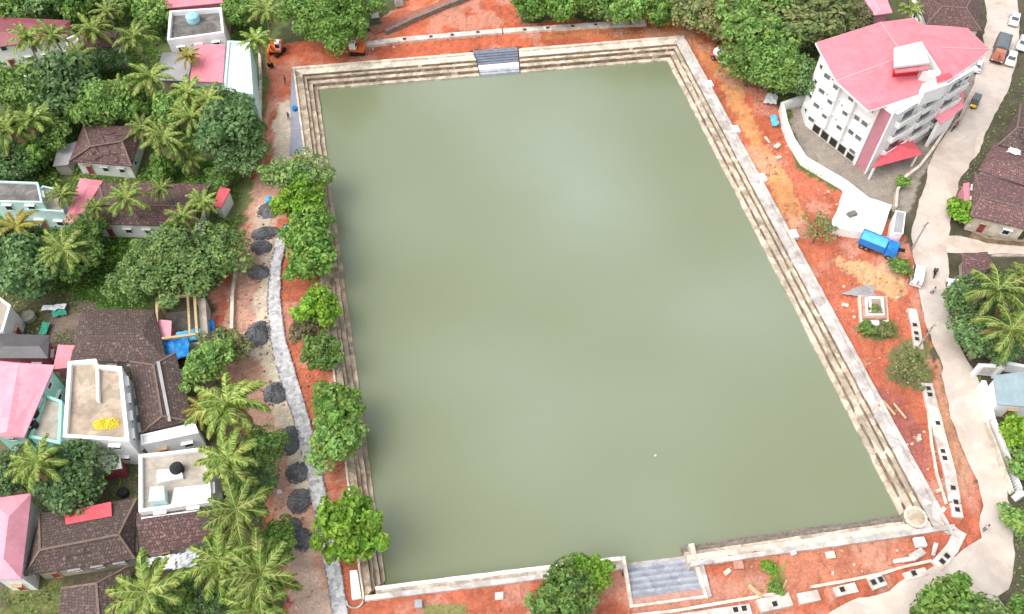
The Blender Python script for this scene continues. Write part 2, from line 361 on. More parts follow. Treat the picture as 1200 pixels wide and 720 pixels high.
# ---- ground colours by zone
ROAD_L = [(1152, -12), (1156, 30), (1152, 62), (1143, 95), (1128, 128), (1106, 160), (1088, 195), (1076, 235), (1070, 275), (1073, 318), (1079, 350), (1086, 385), (1098, 410), (1105, 440), (1114, 480), (1124, 515), (1137, 545), (1148, 565), (1150, 592), (1148, 630), (1120, 652), (1080, 672), (1030, 694), (985, 712), (940, 735)]
ROAD_R = [(1200, 740), (1168, 700), (1182, 690), (1189, 650), (1186, 600), (1176, 560), (1163, 510), (1152, 465), (1142, 435), (1128, 410), (1116, 385), (1110, 360), (1112, 320), (1112, 285), (1114, 255), (1122, 220), (1143, 182), (1167, 135), (1184, 100), (1192, 70), (1194, 30), (1190, -12)]
ZONES = [
 ((.16, .185, .075), [(-200, -40), (330, -40), (300, 760), (-200, 760)], 2),
 ((.13, .12, .07), [(-60, 330), (262, 345), (305, 470), (320, 760), (-60, 760)], 2),
 ((.07, .14, .03), [(85, 268), (190, 255), (200, 300), (178, 362), (85, 358)], 2),
 ((.08, .17, .03), [(205, 190), (275, 190), (265, 215), (205, 212)], 1),
 ((.2, .2, .08), [(0, 680), (70, 680), (75, 730), (0, 730)], 1.5),
 ((.28, .23, .18), [(100, 96), (240, 100), (240, 112), (100, 106)], 1),
 ((.2, .155, .125), [(60, 360), (110, 352), (110, 420), (60, 440)], 1),
 ((.07, .1, .03), [(560, -60), (1060, -60), (1000, 60), (940, 120), (905, 105), (850, 60), (780, 20), (610, 25)], 1.5),
 ((.1, .09, .06), [(1060, -60), (1400, -60), (1400, 760), (1100, 760), (1060, 250)], 1),
 ((.5, .15, .085), [(316, 55), (345, 48), (428, 40), (505, -15), (600, -15), (612, 26), (700, 22), (760, 18), (845, 32), (870, 85), (905, 112), (918, 140), (940, 195), (1000, 235), (1050, 260), (1080, 330), (1090, 400), (1115, 470), (1140, 560), (1160, 600), (1150, 650), (1060, 705), (960, 745), (325, 745), (325, 640), (300, 560), (278, 470), (248, 390), (250, 340), (283, 270), (298, 210), (313, 150)], 1.2),
 ((.5, .135, .07), [(420, 42), (470, 36), (545, 0), (602, -10), (612, 28), (700, 24), (790, 20), (846, 38), (870, 85), (905, 115), (925, 170), (900, 200), (860, 130), (800, 42), (600, 58), (345, 84), (318, 84), (316, 58), (345, 48)], 1),
 ((.54, .2, .14), [(318, 70), (340, 80), (322, 118), (312, 190), (300, 250), (285, 270), (300, 205), (314, 140)], 1),
 ((.58, .34, .25), [(300, 205), (330, 200), (330, 300), (316, 400), (345, 490), (372, 600), (395, 745), (345, 745), (335, 640), (310, 560), (290, 470), (262, 390), (258, 340), (290, 270)], 1.2),
 ((.6, .43, .34), [(340, 640), (372, 640), (395, 745), (345, 745)], 1.5),
 ((.66, .55, .43), [(326, 118), (342, 116), (345, 190), (322, 200), (318, 160)], .8),
 ((.68, .58, .44), [(302, 372), (318, 350), (322, 400), (338, 450), (356, 510), (366, 575), (348, 575), (334, 520), (316, 470), (296, 415)], .9),
 ((.64, .53, .41), [(302, 240), (322, 235), (318, 330), (312, 370), (300, 360), (300, 300)], .9),
 ((.62, .29, .125), [(842, 88), (868, 98), (888, 150), (915, 195), (945, 240), (948, 262), (932, 268), (903, 222), (872, 165), (850, 120)], 1),
 ((.52, .2, .085), [(640, 34), (800, 32), (835, 55), (848, 100), (830, 90), (800, 42), (640, 46)], .8),
 ((.62, .36, .19), [(985, 296), (1045, 316), (1068, 335), (1050, 350), (1005, 330), (975, 305)], 1.2),
 ((.5, .26, .16), [(1092, 415), (1106, 445), (1118, 500), (1136, 560), (1128, 575), (1110, 520), (1098, 470)], .6),
 ((.4, .135, .11), [(1010, 440), (1060, 470), (1085, 540), (1098, 590), (1085, 580), (1040, 500)], 1.4),
 ((.54, .21, .13), [(880, 640), (1050, 630), (1080, 640), (1050, 668), (960, 690), (860, 705), (850, 660)], 1.5),
 ((.3, .26, .22), [(920, 122), (944, 116), (1010, 100), (1140, 78), (1146, 90), (1128, 126), (1086, 192), (1066, 250), (1016, 236), (942, 188), (926, 160)], .5),
 ((.1, .13, .04), [(912, 108), (925, 112), (930, 160), (945, 190), (988, 216), (984, 224), (938, 198), (916, 150)], .6),
 ((.2, .19, .08), [(1050, 395), (1092, 405), (1098, 440), (1082, 462), (1048, 450)], 1.2),
 ((.16, .17, .06), [(1005, 372), (1050, 376), (1052, 398), (1008, 396)], .8),
 ((.3, .27, .08), [(890, 655), (915, 655), (918, 700), (900, 705)], .9),
 ((.25, .24, .09), [(490, 706), (545, 704), (560, 740), (490, 740)], .8),
 ((.62, .5, .42), [(1122, 278), (1210, 288), (1210, 300), (1122, 294)], .6),
 ((.16, .19, .06), [(1135, 436), (1150, 440), (1152, 492), (1142, 490)], .4),
 ((.42, .2, .13), [(1112, 372), (1130, 378), (1140, 425), (1124, 400)], .5),
]
GX0, GX1, GY0, GY1, GS = -122.0, 118.0, 16.0, 176.0, 0.5
nx = int((GX1 - GX0) / GS) + 1; ny = int((GY1 - GY0) / GS) + 1
gx, gy = np.meshgrid(GX0 + GS * np.arange(nx), GY0 + GS * np.arange(ny))
gcol = np.zeros((ny, nx, 3)); gcol[:] = (.09, .1, .05)
for k, (c, pts, amp) in enumerate(ZONES):
    jx = gx + (fbm(gx, gy, 3.5, k * 3 + 1) - .5) * 3.2 * amp; jy = gy + (fbm(gx, gy, 3.5, k * 3 + 2) - .5) * 3.2 * amp
    gcol[inpoly(jx, jy, PX(pts))] = c
# real patches in the earth: darker damp clods, pale dust, a little moss
n1 = fbm(gx, gy, 9, 50)[..., None]; n2 = fbm(gx, gy, 2.2, 60)[..., None]; n3 = vnoise(gx, gy, .7, 70)[..., None]
gcol *= .62 + .5 * n1 + .38 * (n2 - .5) * 2 * .6 + .28 * (n3 - .3)
pale = np.clip((fbm(gx, gy, 4, 80) - .54) * 5, 0, .36)[..., None]
redm = (gcol[..., 0] > gcol[..., 1] * 1.6)[..., None]
gcol = np.where(redm, gcol * (1 - pale) + np.array((.62, .4, .31)) * pale, gcol)
gz = -.16 * fbm(gx, gy, 1.6, 90, 3) - .14 * (vnoise(gx, gy, .6, 91) > .6) * redm[..., 0]
GHX = PX([(733, 660), (722, 657), (734, 708), (832, 695), (815, 655)])
hole = [ring(3.6)[0], ring(3.6)[1], ring(3.6)[2]]
_r0, _r1 = ring(.5), ring(5.2)
GNOTCH = [ring(3.8)[0].lerp(ring(3.8)[1], .45), _r1[0].lerp(_r1[1], .45), _r1[0].lerp(_r1[1], .577), ring(3.8)[0].lerp(ring(3.8)[1], .577)]
HOLE = PX([(350, 92), (800, 52), (1098, 612), (1088, 617), (814, 655), (824, 689), (745, 700), (733, 664), (432, 691)])
LOW = PX([(347, 88)]) + [q_.to_3d() for q_ in GNOTCH] + PX([(801, 48), (1104, 614), (1090, 620), (816, 654), (826, 692), (742, 703), (731, 663), (430, 696)])
gz = np.where(inpoly(gx, gy, LOW), -2.6, gz)
cx = gx[:-1, :-1] + GS / 2; cy = gy[:-1, :-1] + GS / 2
keep = ~inpoly(cx, cy, HOLE)
idx = np.arange(nx * ny).reshape(ny, nx)
f = np.stack([idx[:-1, :-1], idx[:-1, 1:], idx[1:, 1:], idx[1:, :-1]], -1)[keep]
gm = bpy.data.meshes.new('ground')
gm.from_pydata(np.stack([gx, gy, gz], -1).reshape(-1, 3).tolist(), [], f.tolist())
at = gm.color_attributes.new('zone', 'FLOAT_COLOR', 'POINT')
at.data.foreach_set('color', np.concatenate([np.clip(gcol, .01, .9), np.ones((ny, nx, 1))], -1).reshape(-1).astype(np.float32))
m, nt, b = NM('earth')
a = nt.nodes.new('ShaderNodeAttribute'); a.attribute_name = 'zone'
p = pos(nt)
k = ramp(nt, noise(nt, p, 3.2, 6, .75), [(.3, (.72,) * 3), (.7, (1.3,) * 3)])
c = mixc(nt, 1.0, a.outputs[0], k, 'MULTIPLY')
c = mixc(nt, ramp(nt, noise(nt, p, 7, 3, .6), [(.64, (0, 0, 0)), (.7, (.4,) * 3)]), c, (.6, .45, .35))
nt.links.new(c, b.inputs['Base Color']); b.inputs['Roughness'].default_value = .95; b.inputs['Specular IOR Level'].default_value = .1
bump(nt, b, noise(nt, p, 2.5, 8, .75), .9, .25)
gm.materials.append(m)
go = bpy.data.objects.new('ground', gm); COL.objects.link(go); go['kind'] = 'structure'
far = MB(); B = 4000
for x0, x1, y0, y1 in ((-B, GX0, -B, B), (GX1, B, -B, B), (GX0, GX1, -B, GY0), (GX0, GX1, GY1, B)):
    far.face([(x0, y0, -.3), (x1, y0, -.3), (x1, y1, -.3), (x0, y1, -.3)])
farm = plain('far_fields', (.07, .1, .04), .95, .5, .05, (.16, .12, .07), .02, .6)
tag(far.build('terrain', farm), kind='structure')

def ragged(pts, step=1.2, amp=.35, seed=1, close=True):
    out = []; n = len(pts)
    for i in range(n if close else n - 1):
        a, b = pts[i], pts[(i + 1) % n]; L = (b - a).length; k = max(1, int(L / step))
        for j in range(k):
            q = a.lerp(b, j / k)
            if amp:
                q = q + Vector(((float(fbm(np.array(q.x), np.array(q.y), 2.5, seed)) - .5) * 4 * amp, (float(fbm(np.array(q.x), np.array(q.y), 2.5, seed + 5)) - .5) * 4 * amp, 0))
            out.append(q)
    return out
def sheet(name, pts, mat, z, amp=.35, seed=1, kind='structure'):
    pts = ragged([Vector((q.x, q.y, z)) for q in pts], 1.2, amp, seed)
    mb = MB()
    for t in tessellate_polygon([pts]):
        tri = [pts[i] for i in t]
        if area(tri) < 0: tri.reverse()
        mb.face(tri)
    return tag(mb.build(name, mat), kind=kind)
roadm = plain('dusty_concrete_road', (.56, .49, .435), .88, .14, .45, (.4, .31, .25), .2, .7, bmp=.2)
blocks(roadm, .16, .9, 1.06)
sheet('road', PX(ROAD_L + ROAD_R), roadm, .05, .3, 4)
lanem = plain('dusty_lane', (.56, .47, .4), .9, .2, .7, (.4, .28, .2), .3, .6)
sheet('lane', PX([(1108, 277), (1150, 282), (1230, 287), (1230, 300), (1150, 297), (1108, 296)]), lanem, .075, .2, 9)
sheet('earth_lane', PX([(430, 32), (445, 29), (540, -8), (552, -2), (490, 22), (440, 40)]), plain('rust_brown_lane', (.33, .13, .09), .95, .3, .8, (.45, .25, .17), .5, .5), .05, .3, 12)
# paver path along the west side
PL = [(334, 262), (325, 275), (317, 310), (313, 350), (317, 400), (328, 445), (344, 492), (356, 540), (366, 590), (376, 640), (385, 690), (392, 735)]
PR = [(410, 735), (403, 690), (395, 640), (384, 590), (374, 540), (362, 490), (347, 440), (334, 395), (328, 350), (329, 312), (335, 285), (342, 268)]
m, nt, b = NM('pale_pavers'); p = pos(nt)
v = nt.nodes.new('ShaderNodeTexVoronoi'); v.inputs['Scale'].default_value = 2.2; nt.links.new(p, v.inputs['Vector'])
c = ramp(nt, v.outputs['Color'], [(.1, (.3, .295, .3)), (.5, (.5, .49, .49)), (.9, (.62, .6, .59))])
c = mixc(nt, ramp(nt, noise(nt, p, 3, 5, .7), [(.57, (0, 0, 0)), (.66, (.6,) * 3)]), c, (.24, .2, .18))
nt.links.new(c, b.inputs['Base Color']); b.inputs['Roughness'].default_value = .85
sheet('path', PX(PL + PR), m, .09, .04, 3)
kb = MB()
for side in (PL, PR):
    pts = PX(side, .1)
    for i in range(len(pts) - 1):
        L = (pts[i + 1] - pts[i]).length; n = int(L / .75)
        for j in range(n):
            if random.random() < .12: continue
            q = pts[i].lerp(pts[i + 1], (j + .5) / n); d = pts[i + 1] - pts[i]
            kb.box((q.x + random.uniform(-.06, .06), q.y, .1), (.52, .16, .22 + random.uniform(0, .06)), math.atan2(d.y, d.x))
tag(kb.build('kerb', plain('kerb_stone_grey', (.26, .24, .25), .9, .4, 2)), kind='structure')
sheet('paving', PX([(341, 84), (352, 84), (356, 182), (340, 182)]), plain('blue_grey_paving', (.29, .3, .36), .8, .15, 1.5, (.4, .36, .33), 1, .4), .06, .1, 6)

# ---- water
wq = ring(1.0)
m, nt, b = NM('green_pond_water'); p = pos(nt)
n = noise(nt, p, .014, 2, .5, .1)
c = ramp(nt, n, [(.34, (.152, .178, .088)), (.5, (.195, .224, .14)), (.64, (.24, .275, .21))])  # random turbid tones that also stand in for reflections of trees and sky
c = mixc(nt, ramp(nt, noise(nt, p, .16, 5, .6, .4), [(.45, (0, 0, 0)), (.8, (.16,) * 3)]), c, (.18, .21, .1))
nt.links.new(c, b.inputs['Base Color']); b.inputs['Roughness'].default_value = .16; b.inputs['IOR'].default_value = 1.65
b.inputs['Specular IOR Level'].default_value = .5
bump(nt, b, noise(nt, p, 1.7, 6, .7), .3, .1)
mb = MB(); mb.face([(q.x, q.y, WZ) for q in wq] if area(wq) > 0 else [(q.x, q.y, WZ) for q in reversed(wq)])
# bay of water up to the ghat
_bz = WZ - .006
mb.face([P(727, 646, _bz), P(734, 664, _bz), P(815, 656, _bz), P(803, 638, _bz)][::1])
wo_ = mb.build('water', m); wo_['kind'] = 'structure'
bed = MB(); bq = ring(4.0)
bed.face([(q.x, q.y, -3.4) for q in (bq if area(bq) > 0 else bq[::-1])])
tag(bed.build('pond_bed', plain('mud', (.12, .11, .06), .95)), kind='structure')

# ---- stepped masonry round the tank: one wall per side
dirW = (Q2[3] - Q2[0]).normalized(); dirE = (Q2[2] - Q2[1]).normalized()
def side_line(side, d):
    r = ring(d)
    if side == 'N': return r[0], r[1]
    if side == 'E': return r[1], r[2] if False else r[2]
    return r[0], Q2[3] + (r[3] - Q2[3]) * .72
def wavy(a, b, amp, seed, n=None):
    L = (b - a).length; n = n or max(2, int(L / 1.4)); out = []
    nrm = Vector((-(b - a).y, (b - a).x)).normalized(); rr = random.Random(seed)
    for i in range(n + 1):
        q = a.lerp(b, i / n)
        if 0 < i < n: q = q + nrm * rr.uniform(-amp, amp)
        out.append(q)
    return out
def band(mb, side, d0, d1, zb, zt, amp=.06, seed=0, cuts=()):
    a0, b0 = side_line(side, d0); a1, b1 = side_line(side, d1)
    L = (b0 - a0).length
    segs = [(0, 1)] if not cuts else cuts
    for (s, e) in segs:
        p0 = wavy(a0.lerp(b0, s), a0.lerp(b0, e), amp, seed); p1 = wavy(a1.lerp(b1, s), a1.lerp(b1, e), amp, seed + 1)
        n = len(p0)
        m_ = min(len(p0), len(p1)); p1 = wavy(a1.lerp(b1, s), a1.lerp(b1, e), amp, seed + 1, n - 1)
        for i in range(n - 1):
            q = [p0[i], p0[i + 1], p1[i + 1], p1[i]]
            fl = area(q) < 0
            zt2 = zt + .0
            top = [(v.x, v.y, zt2) for v in q]; mb.face(top[::-1] if fl else top)
            A, Bv = p0[i], p0[i + 1]
            fr = [(A.x, A.y, zb), (Bv.x, Bv.y, zb), (Bv.x, Bv.y, zt), (A.x, A.y, zt)]; mb.face(fr if not fl else fr[::-1])
            A, Bv = p1[i], p1[i + 1]
            fr = [(A.x, A.y, zb), (Bv.x, Bv.y, zb), (Bv.x, Bv.y, zt), (A.x, A.y, zt)]; mb.face(fr[::-1] if not fl else fr)
        for i in (0, n - 1):
            A, Bv = p0[i], p1[i]
            mb.face([(A.x, A.y, zb), (Bv.x, Bv.y, zb), (Bv.x, Bv.y, zt), (A.x, A.y, zt)])
PROF = [('lower_step', .0, .75, -3.3, -1.72), ('middle_step', .8, 1.6, -3.3, -1.05), ('upper_step', 1.65, 2.2, -3.2, -.45)]
def tank_wall(side, label, cuts=(), terr=(2.25, 3.55), par=(3.6, 4.1), ph=.42):
    a, b = side_line(side, 2); c = (a + b) / 2
    t = T('tank_wall', label, 'stone wall', (c.x, c.y, -3.3), 'stepped stone walls round the tank')
    for k, (nm, d0, d1, zb, zt) in enumerate(PROF):
        mb = MB(); band(mb, side, d0, d1, zb, zt, .07, k * 7 + ord(side), cuts); mb.build('step', M['oldstone'] if side == 'W' else M['step'], t)
    for k, (d0, zb, zt) in enumerate(((.76, -1.9, -1.15), (1.61, -1.3, -.55), (2.21, -.7, -.05))):
        mb = MB(); band(mb, side, d0, d0 + .06, zb, zt, .0, k, cuts); mb.build('riser', M['riser'], t)
    mb = MB(); band(mb, side, terr[0], terr[1] + .3, -3.2, .07, .05, 3 + ord(side), cuts); mb.build('terrace', M['cream'] if side == 'N' else M['parapet'] if side == 'E' else M['oldstone'], t)
    mb = MB(); band(mb, side, par[0], par[1], -.6, ph, .03, 5 + ord(side), cuts); mb.build('coping', M['parapet'] if side == 'E' else M['cream'], t)
    return t
gN0 = .455; gN1 = .572
tn = tank_wall('N', 'far stepped stone wall of the tank, either side of the far grey ghat steps', ((0, gN0), (gN1, 1)))
te = tank_wall('E', 'long right-hand stepped wall of the tank below the orange earth track')
tw = tank_wall('W', 'left-hand stepped tank wall partly hidden behind the row of bushy trees', par=(3.5, 3.8))
# piers behind the east coping
for px, py in ((831, 98), (862, 151), (893, 208), (930, 274)):
    q = P(px, py, .4); d = math.atan2(dirE.y, dirE.x)
    MB().box((q.x, q.y, 0), (1.6, 1.3, 1.0), d).build('pier', M['white'], te, bevel=.08)
# north ghat (flight of granite steps with a white landing)
a0, b0 = side_line('N', 0); a4, b4 = side_line('N', 4.4)
c0 = (a0 + b0) / 2
gn = T('ghat_steps', 'grey granite ghat steps at the far wall with a pale band across the middle', 'stone steps', (c0.x, c0.y, -3.3), 'granite ghat steps down to the water')
NS = 9
for i in range(NS):
    d0 = i / NS * 4.4; d1 = (i + 1) / NS * 4.4 + (.6 if i == NS - 1 else 0)
    z = -1.75 + 1.85 * (i + 1) / NS
    A, Bv = side_line('N', d0); C_, D = side_line('N', d1)
    g0 = gN0 + .003; g1 = gN1 - .003
    MB().prism([A.lerp(Bv, g0), A.lerp(Bv, g1), C_.lerp(D, g1), C_.lerp(D, g0)], -3.3, z).build('step', M['clean_white'] if i in (2, 3) else (M['ghatdark'] if i > 3 else M['ghat']), gn)
# ---- south wall: left length, ghat recess, right length
def offs(a, b, d):
    n = Vector(((b - a).y, -(b - a).x)).normalized()
    if n.y > 0: n = -n
    return a + n * d, b + n * d
def sband(mb, a, b, d0, d1, zb, zt, amp=.05, seed=1):
    A, Bv = offs(a, b, d0); C_, D = offs(a, b, d1)
    p0 = wavy(A, Bv, amp, seed); p1 = wavy(C_, D, amp, seed + 3, len(p0) - 1)
    mb.prism(p0 + p1[::-1], zb, zt)
def v2(px, py, z=0):
    q = P(px, py, z); return Vector((q.x, q.y))
A = v2(440, 687, -.25); Bv = v2(727, 652, -.25)
t = T('tank_wall', 'near stepped wall of the tank left of the blue-grey ghat, bright white top', 'stone wall', ((A + Bv) / 2).to_3d() + Vector((0, 0, -3.3)), 'stepped stone walls round the tank')
mb = MB(); sband(mb, A, Bv, 0, 1.2, -3.3, -.25, .06, 31); mb.build('terrace', M['step'], t)
mb = MB(); sband(mb, A, Bv, .1, .55, -.3, -.1, .05, 33); mb.build('step', M['white'], t)
A2 = A + (A - Bv).normalized() * 1.2
mb = MB(); sband(mb, A2, Bv, 1.15, 1.75, -1.2, .35, .03, 35); mb.build('coping', M['parapet'], t)
A = v2(797, 641, -2.0); Bv = v2(1075, 602, -2.0)
t = T('tank_wall', 'near stepped wall of the tank right of the blue-grey ghat, dark rubble at the water', 'stone wall', ((A + Bv) / 2).to_3d() + Vector((0, 0, -3.3)), 'stepped stone walls round the tank')
mb = MB(); sband(mb, A, Bv, 0, .7, -3.3, -1.8, .16, 41); sband(mb, A, Bv, .5, 1.25, -3.3, -1.25, .14, 43); mb.build('rubble_footing', M['rubble'], t)
mb = MB(); sband(mb, A, Bv, 1.2, 1.75, -3.3, -.55, .06, 45); mb.build('step', M['step'], t)
mb = MB(); sband(mb, A, Bv, 1.75, 2.75, -3.3, -.12, .05, 47); mb.build('terrace', M['cream'], t)
mb = MB(); sband(mb, A, Bv + (Bv - A).normalized() * 2.6, 2.7, 3.3, -1.2, .38, .03, 49); mb.build('coping', M['parapet'], t)
# near ghat
w0, w1, w2, w3 = P(731, 661, -2.05), P(805, 652, -2.05), P(823, 690, 0), P(741, 701, 0)
gs = T('ghat_steps', 'blue-grey granite ghat steps set in the near wall, framed by cream walls', 'stone steps', ((w0 + w1) / 2).to_2d().to_3d() + Vector((0, 0, -3.3)), 'granite ghat steps down to the water')
NS = 11
for i in range(NS):
    q = [w0.lerp(w3, i / NS), w1.lerp(w2, i / NS), w1.lerp(w2, (i + 1) / NS), w0.lerp(w3, (i + 1) / NS)]
    z = -1.9 + 1.9 * (i / (NS - 1)) * .95
    MB().prism(q, -3.3, z).build('step', M['parapet'] if i == 0 else M['ghat' if i % 2 else 'ghatmid'], gs)
e0, e1 = P(738, 702.5, 0), P(827, 691, 0); 
d_ = (w3 - w0).normalized()
MB().prism([w3 + d_ * .02, w2 + d_ * .02, w2 + d_ * .85, w3 + d_ * .85], -2, -.02).build('brick_edge', M['brickpink'], gs)
MB().prism([w3 + d_ * .87, w2 + d_ * .87, w2 + d_ * 1.2, w3 + d_ * 1.2], -1.5, .14).build('end_wall', M['cream'], gs)
r_ = (w1 - w0).normalized()
MB().prism([w0 - r_ * .5 - d_ * .2, w0 - r_ * .04 - d_ * .2, w3 - r_ * .04 + d_ * 1.2, w3 - r_ * .5 + d_ * 1.2], -3.3, .16).build('side_wall', M['cream'], gs)
MB().prism([w1 + r_ * .04 - d_ * .9, w1 + r_ * .7 - d_ * .9, w2 + r_ * .45 + d_ * 1.2, w2 + r_ * .04 + d_ * 1.2], -3.3, -.1).build('side_wall', M['cream'], gs)
MB().prism([w1 + r_ * .75 + d_ * 1.6, w1 + r_ * 1.2 + d_ * 1.6, w2 + r_ * .85 + d_ * 1.2, w2 + r_ * .48 + d_ * 1.2], -1.3, .3).build('coping', M['parapet'], gs)
# round well at the near right corner, and the white slab at the near left corner
c = P(1072, 607, -.1)
t = T('round_platform', 'round pale stone platform in the near right corner of the tank', 'stone platform', (c.x, c.y, -3.0))
MB().tube([(c.x, c.y, -3), (c.x, c.y, .12)], 1.35, 24).build('drum', M['stone'], t)
MB().tube([(c.x, c.y, .12), (c.x, c.y, .24)], 1.1, 24).build('top_slab', M['oldstone'], t)
mb = MB()
for k in range(14):
    an = k * 2 * math.pi / 14; mb.box((c.x + 1.25 * math.cos(an), c.y + 1.25 * math.sin(an), .17), (.3, .5, .16), an)
mb.build('rim_stones', M['cream'], t)
q = PX([(410, 670), (419, 669), (424, 702), (413, 704)])
cc = sum(q, Vector()) / 4
t = T('concrete_slab', 'narrow bright white concrete slab at the near left corner of the tank', 'concrete slab', (cc.x, cc.y, 0))
MB().prism(q, -.1, .35).build('slab', M['clean_white'], t, bevel=.03)
mb = MB()
for k in range(10):
    an = math.pi + k * math.pi / 9; a2 = math.pi + (k + 1) * math.pi / 9; e = P(416, 705, 0)
    if k < 9: mb.bar((e.x + .95 * math.cos(an), e.y + .8 * math.sin(an), .12), (e.x + .95 * math.cos(a2), e.y + .8 * math.sin(a2), .12), .16, .26)
mb.build('curved_kerb', M['parapet'], t)

# ================================================================== BUILDINGS
FOOT = []      # ground footprints kept clear of undergrowth
def V3(q, z): return Vector((q[0], q[1], z))


def roof_mesh(faces3, th=.16):
    """roof planes (lists of 3D points, counter-clockwise from above) with thickness and uv in metres (u along the eave, v up the slope)"""
    mb = MB()
    edges = {}
    key = lambda p: (round(p.x, 3), round(p.y, 3), round(p.z, 3))
    for f in faces3:
        if area(f) < 0: f = f[::-1]
        n = Vector((0, 0, 0))
        for i in range(len(f)): n += (f[i] - f[0]).cross(f[(i + 1) % len(f)] - f[0])
        n.normalize()
        u = Vector((0, 0, 1)).cross(n)
        u = (f[1] - f[0]).normalized() if u.length < .02 else u.normalized()
        v = n.cross(u)
        mb.face(f, [(q.dot(u), q.dot(v)) for q in f])
        mb.face([q - Vector((0, 0, th)) for q in f[::-1]])
        for i in range(len(f)):
            a, b = f[i], f[(i + 1) % len(f)]
            edges.setdefault(tuple(sorted((key(a), key(b)))), []).append((a, b))
    for e in edges.values():
        if len(e) == 1:
            a, b = e[0]; d = Vector((0, 0, th))
            mb.face([a - d, b - d, b, a], [(0, 0)] * 4)
    return mb
CAMP = Vector((0, 0, CAMH))
def opening(parent, c, nrm, wd, ht, frame='clean_white', name='window', shade=True, pane='glass'):
    """window set in a wall: frame, recessed pane and a small sun shade; c = centre on the wall face"""
    n = Vector((nrm[0], nrm[1], 0)).normalized(); r = Vector((-n.y, n.x, 0)); rz = math.atan2(r.y, r.x)
    mb = MB(); fw = .09
    for s in (-1, 1): 
        q = c + r * s * (wd / 2) + n * .03; mb.box(q, (fw, .14, ht + fw), rz)
        q = c + Vector((0, 0, s * ht / 2)) + n * .03; mb.box(q, (wd - fw - .004, .13, fw), rz)
    if shade:
        q = c + Vector((0, 0, ht / 2 + .16)) + n * .2; mb.box(q, (wd + .4, .45, .07), rz)
    o = mb.build(name, M[frame], parent)
    MB().box(c + n * .012, (wd - fw * .9, .03, ht - fw * .9), rz).build('pane' if name == 'window' else 'panel', M[pane], o)
    return o
def wall_windows(parent, a, b, z, ht, n, wd, frame='clean_white', pad=.8, door=None):
    """n windows along the wall a->b (outside on the right hand), centre height z"""
    a = V3(a, z); b = V3(b, z); L = (b - a).length; d = (b - a) / L; nrm = Vector((d.y, -d.x, 0))
    for k in range(n):
        t = pad + (L - 2 * pad) * ((k + .5) / n)
        if door == k:
            opening(parent, V3(a + d * t, 1.05), nrm, .95, 2.05, 'wood', 'door', True, 'maroonwall')
        else:
            opening(parent, a + d * t, nrm, wd, ht, frame)
def ccw(p): return p if area(p) > 0 else p[::-1]
def auto_windows(parent, plan, zs, ht=1.1, wd=1.0, gap=2.6, frame='clean_white', door=True):
    plan = ccw([Vector((q[0], q[1])) for q in plan]); n = len(plan); first = True
    for i in range(n):
        a, b = plan[i], plan[(i + 1) % n]; d = (b - a); L = d.length
        if L < 1.8: continue
        nrm = Vector((d.y, -d.x)).normalized(); mid = (a + b) / 2
        if nrm.dot(Vector((-mid.x, -mid.y)).normalized()) < .15: continue      # faces away from the pond side
        k = max(1, int(L / gap))
        for j, z in enumerate(zs):
            wall_windows(parent, a, b, z, ht, k, min(wd, L / k * .6), frame, .3, door=(0 if (door and first and j == 0) else None))
        first = False
def bld(name, label, eave, ze, ridge, zr, roof, wall, group='houses among the palms', kind='hip', over=.5, win=True, ridgemat='ridge', zlow=None, storeys=1):
    """pitched-roof house; eave = picture corners near-left, near-right, far-right, far-left at eave height; ridge = two picture points at ridge height"""
    zs_ = ze if isinstance(ze, (list, tuple)) else [ze] * len(eave)
    E = [P(q[0], q[1], z) for q, z in zip(eave, zs_)]
    c = sum(E, Vector()) / len(E)
    t = T(name, label, 'house', (c.x, c.y, 0), group)
    plan = inset(E, over); FOOT.append([Vector((q.x, q.y)) for q in E])
    if kind == 'hip':
        r0, r1 = [P(q[0], q[1], zr) for q in ridge]          # ridge runs left -> right
        nl, nr, fr, fl = E
        faces = [[nl, nr, r1, r0], [nr, fr, r1], [fr, fl, r0, r1], [fl, nl, r0]]
        caps = [(r0, r1), (r0, nl), (r0, fl), (r1, nr), (r1, fr)]
    elif kind == 'hipv':
        r0, r1 = [P(q[0], q[1], zr) for q in ridge]          # ridge runs near -> far
        nl, nr, fr, fl = E
        faces = [[nl, nr, r0], [nr, fr, r1, r0], [fr, fl, r1], [fl, nl, r0, r1]]
        caps = [(r0, r1), (r0, nl), (r0, nr), (r1, fl), (r1, fr)]
    else:                                                    # mono pitch
        faces = [E]; caps = []
    minz = min(zs_)
    zt = [z - .02 for z in zs_]
    MB().prism(plan, -.3, (minz - .14) if len(set(zs_)) == 1 else [z - .17 for z in zs_]).build('wall', M[wall], t)
    ro = roof_mesh(faces).build('roof', M[roof], t)
    if caps and ridgemat:
        mb = MB()
        for a, b in caps: mb.bar(a + Vector((0, 0, .03)), b + Vector((0, 0, .03)), .24, .14)
        mb.build('ridge_cap', M[ridgemat], ro)
    if win:
        hs = [1.5 + 3 * k for k in range(storeys) if 1.5 + 3 * k < minz - .5]
        auto_windows(t, plan, hs or [minz * .5], min(1.1, minz * .4))
    return t
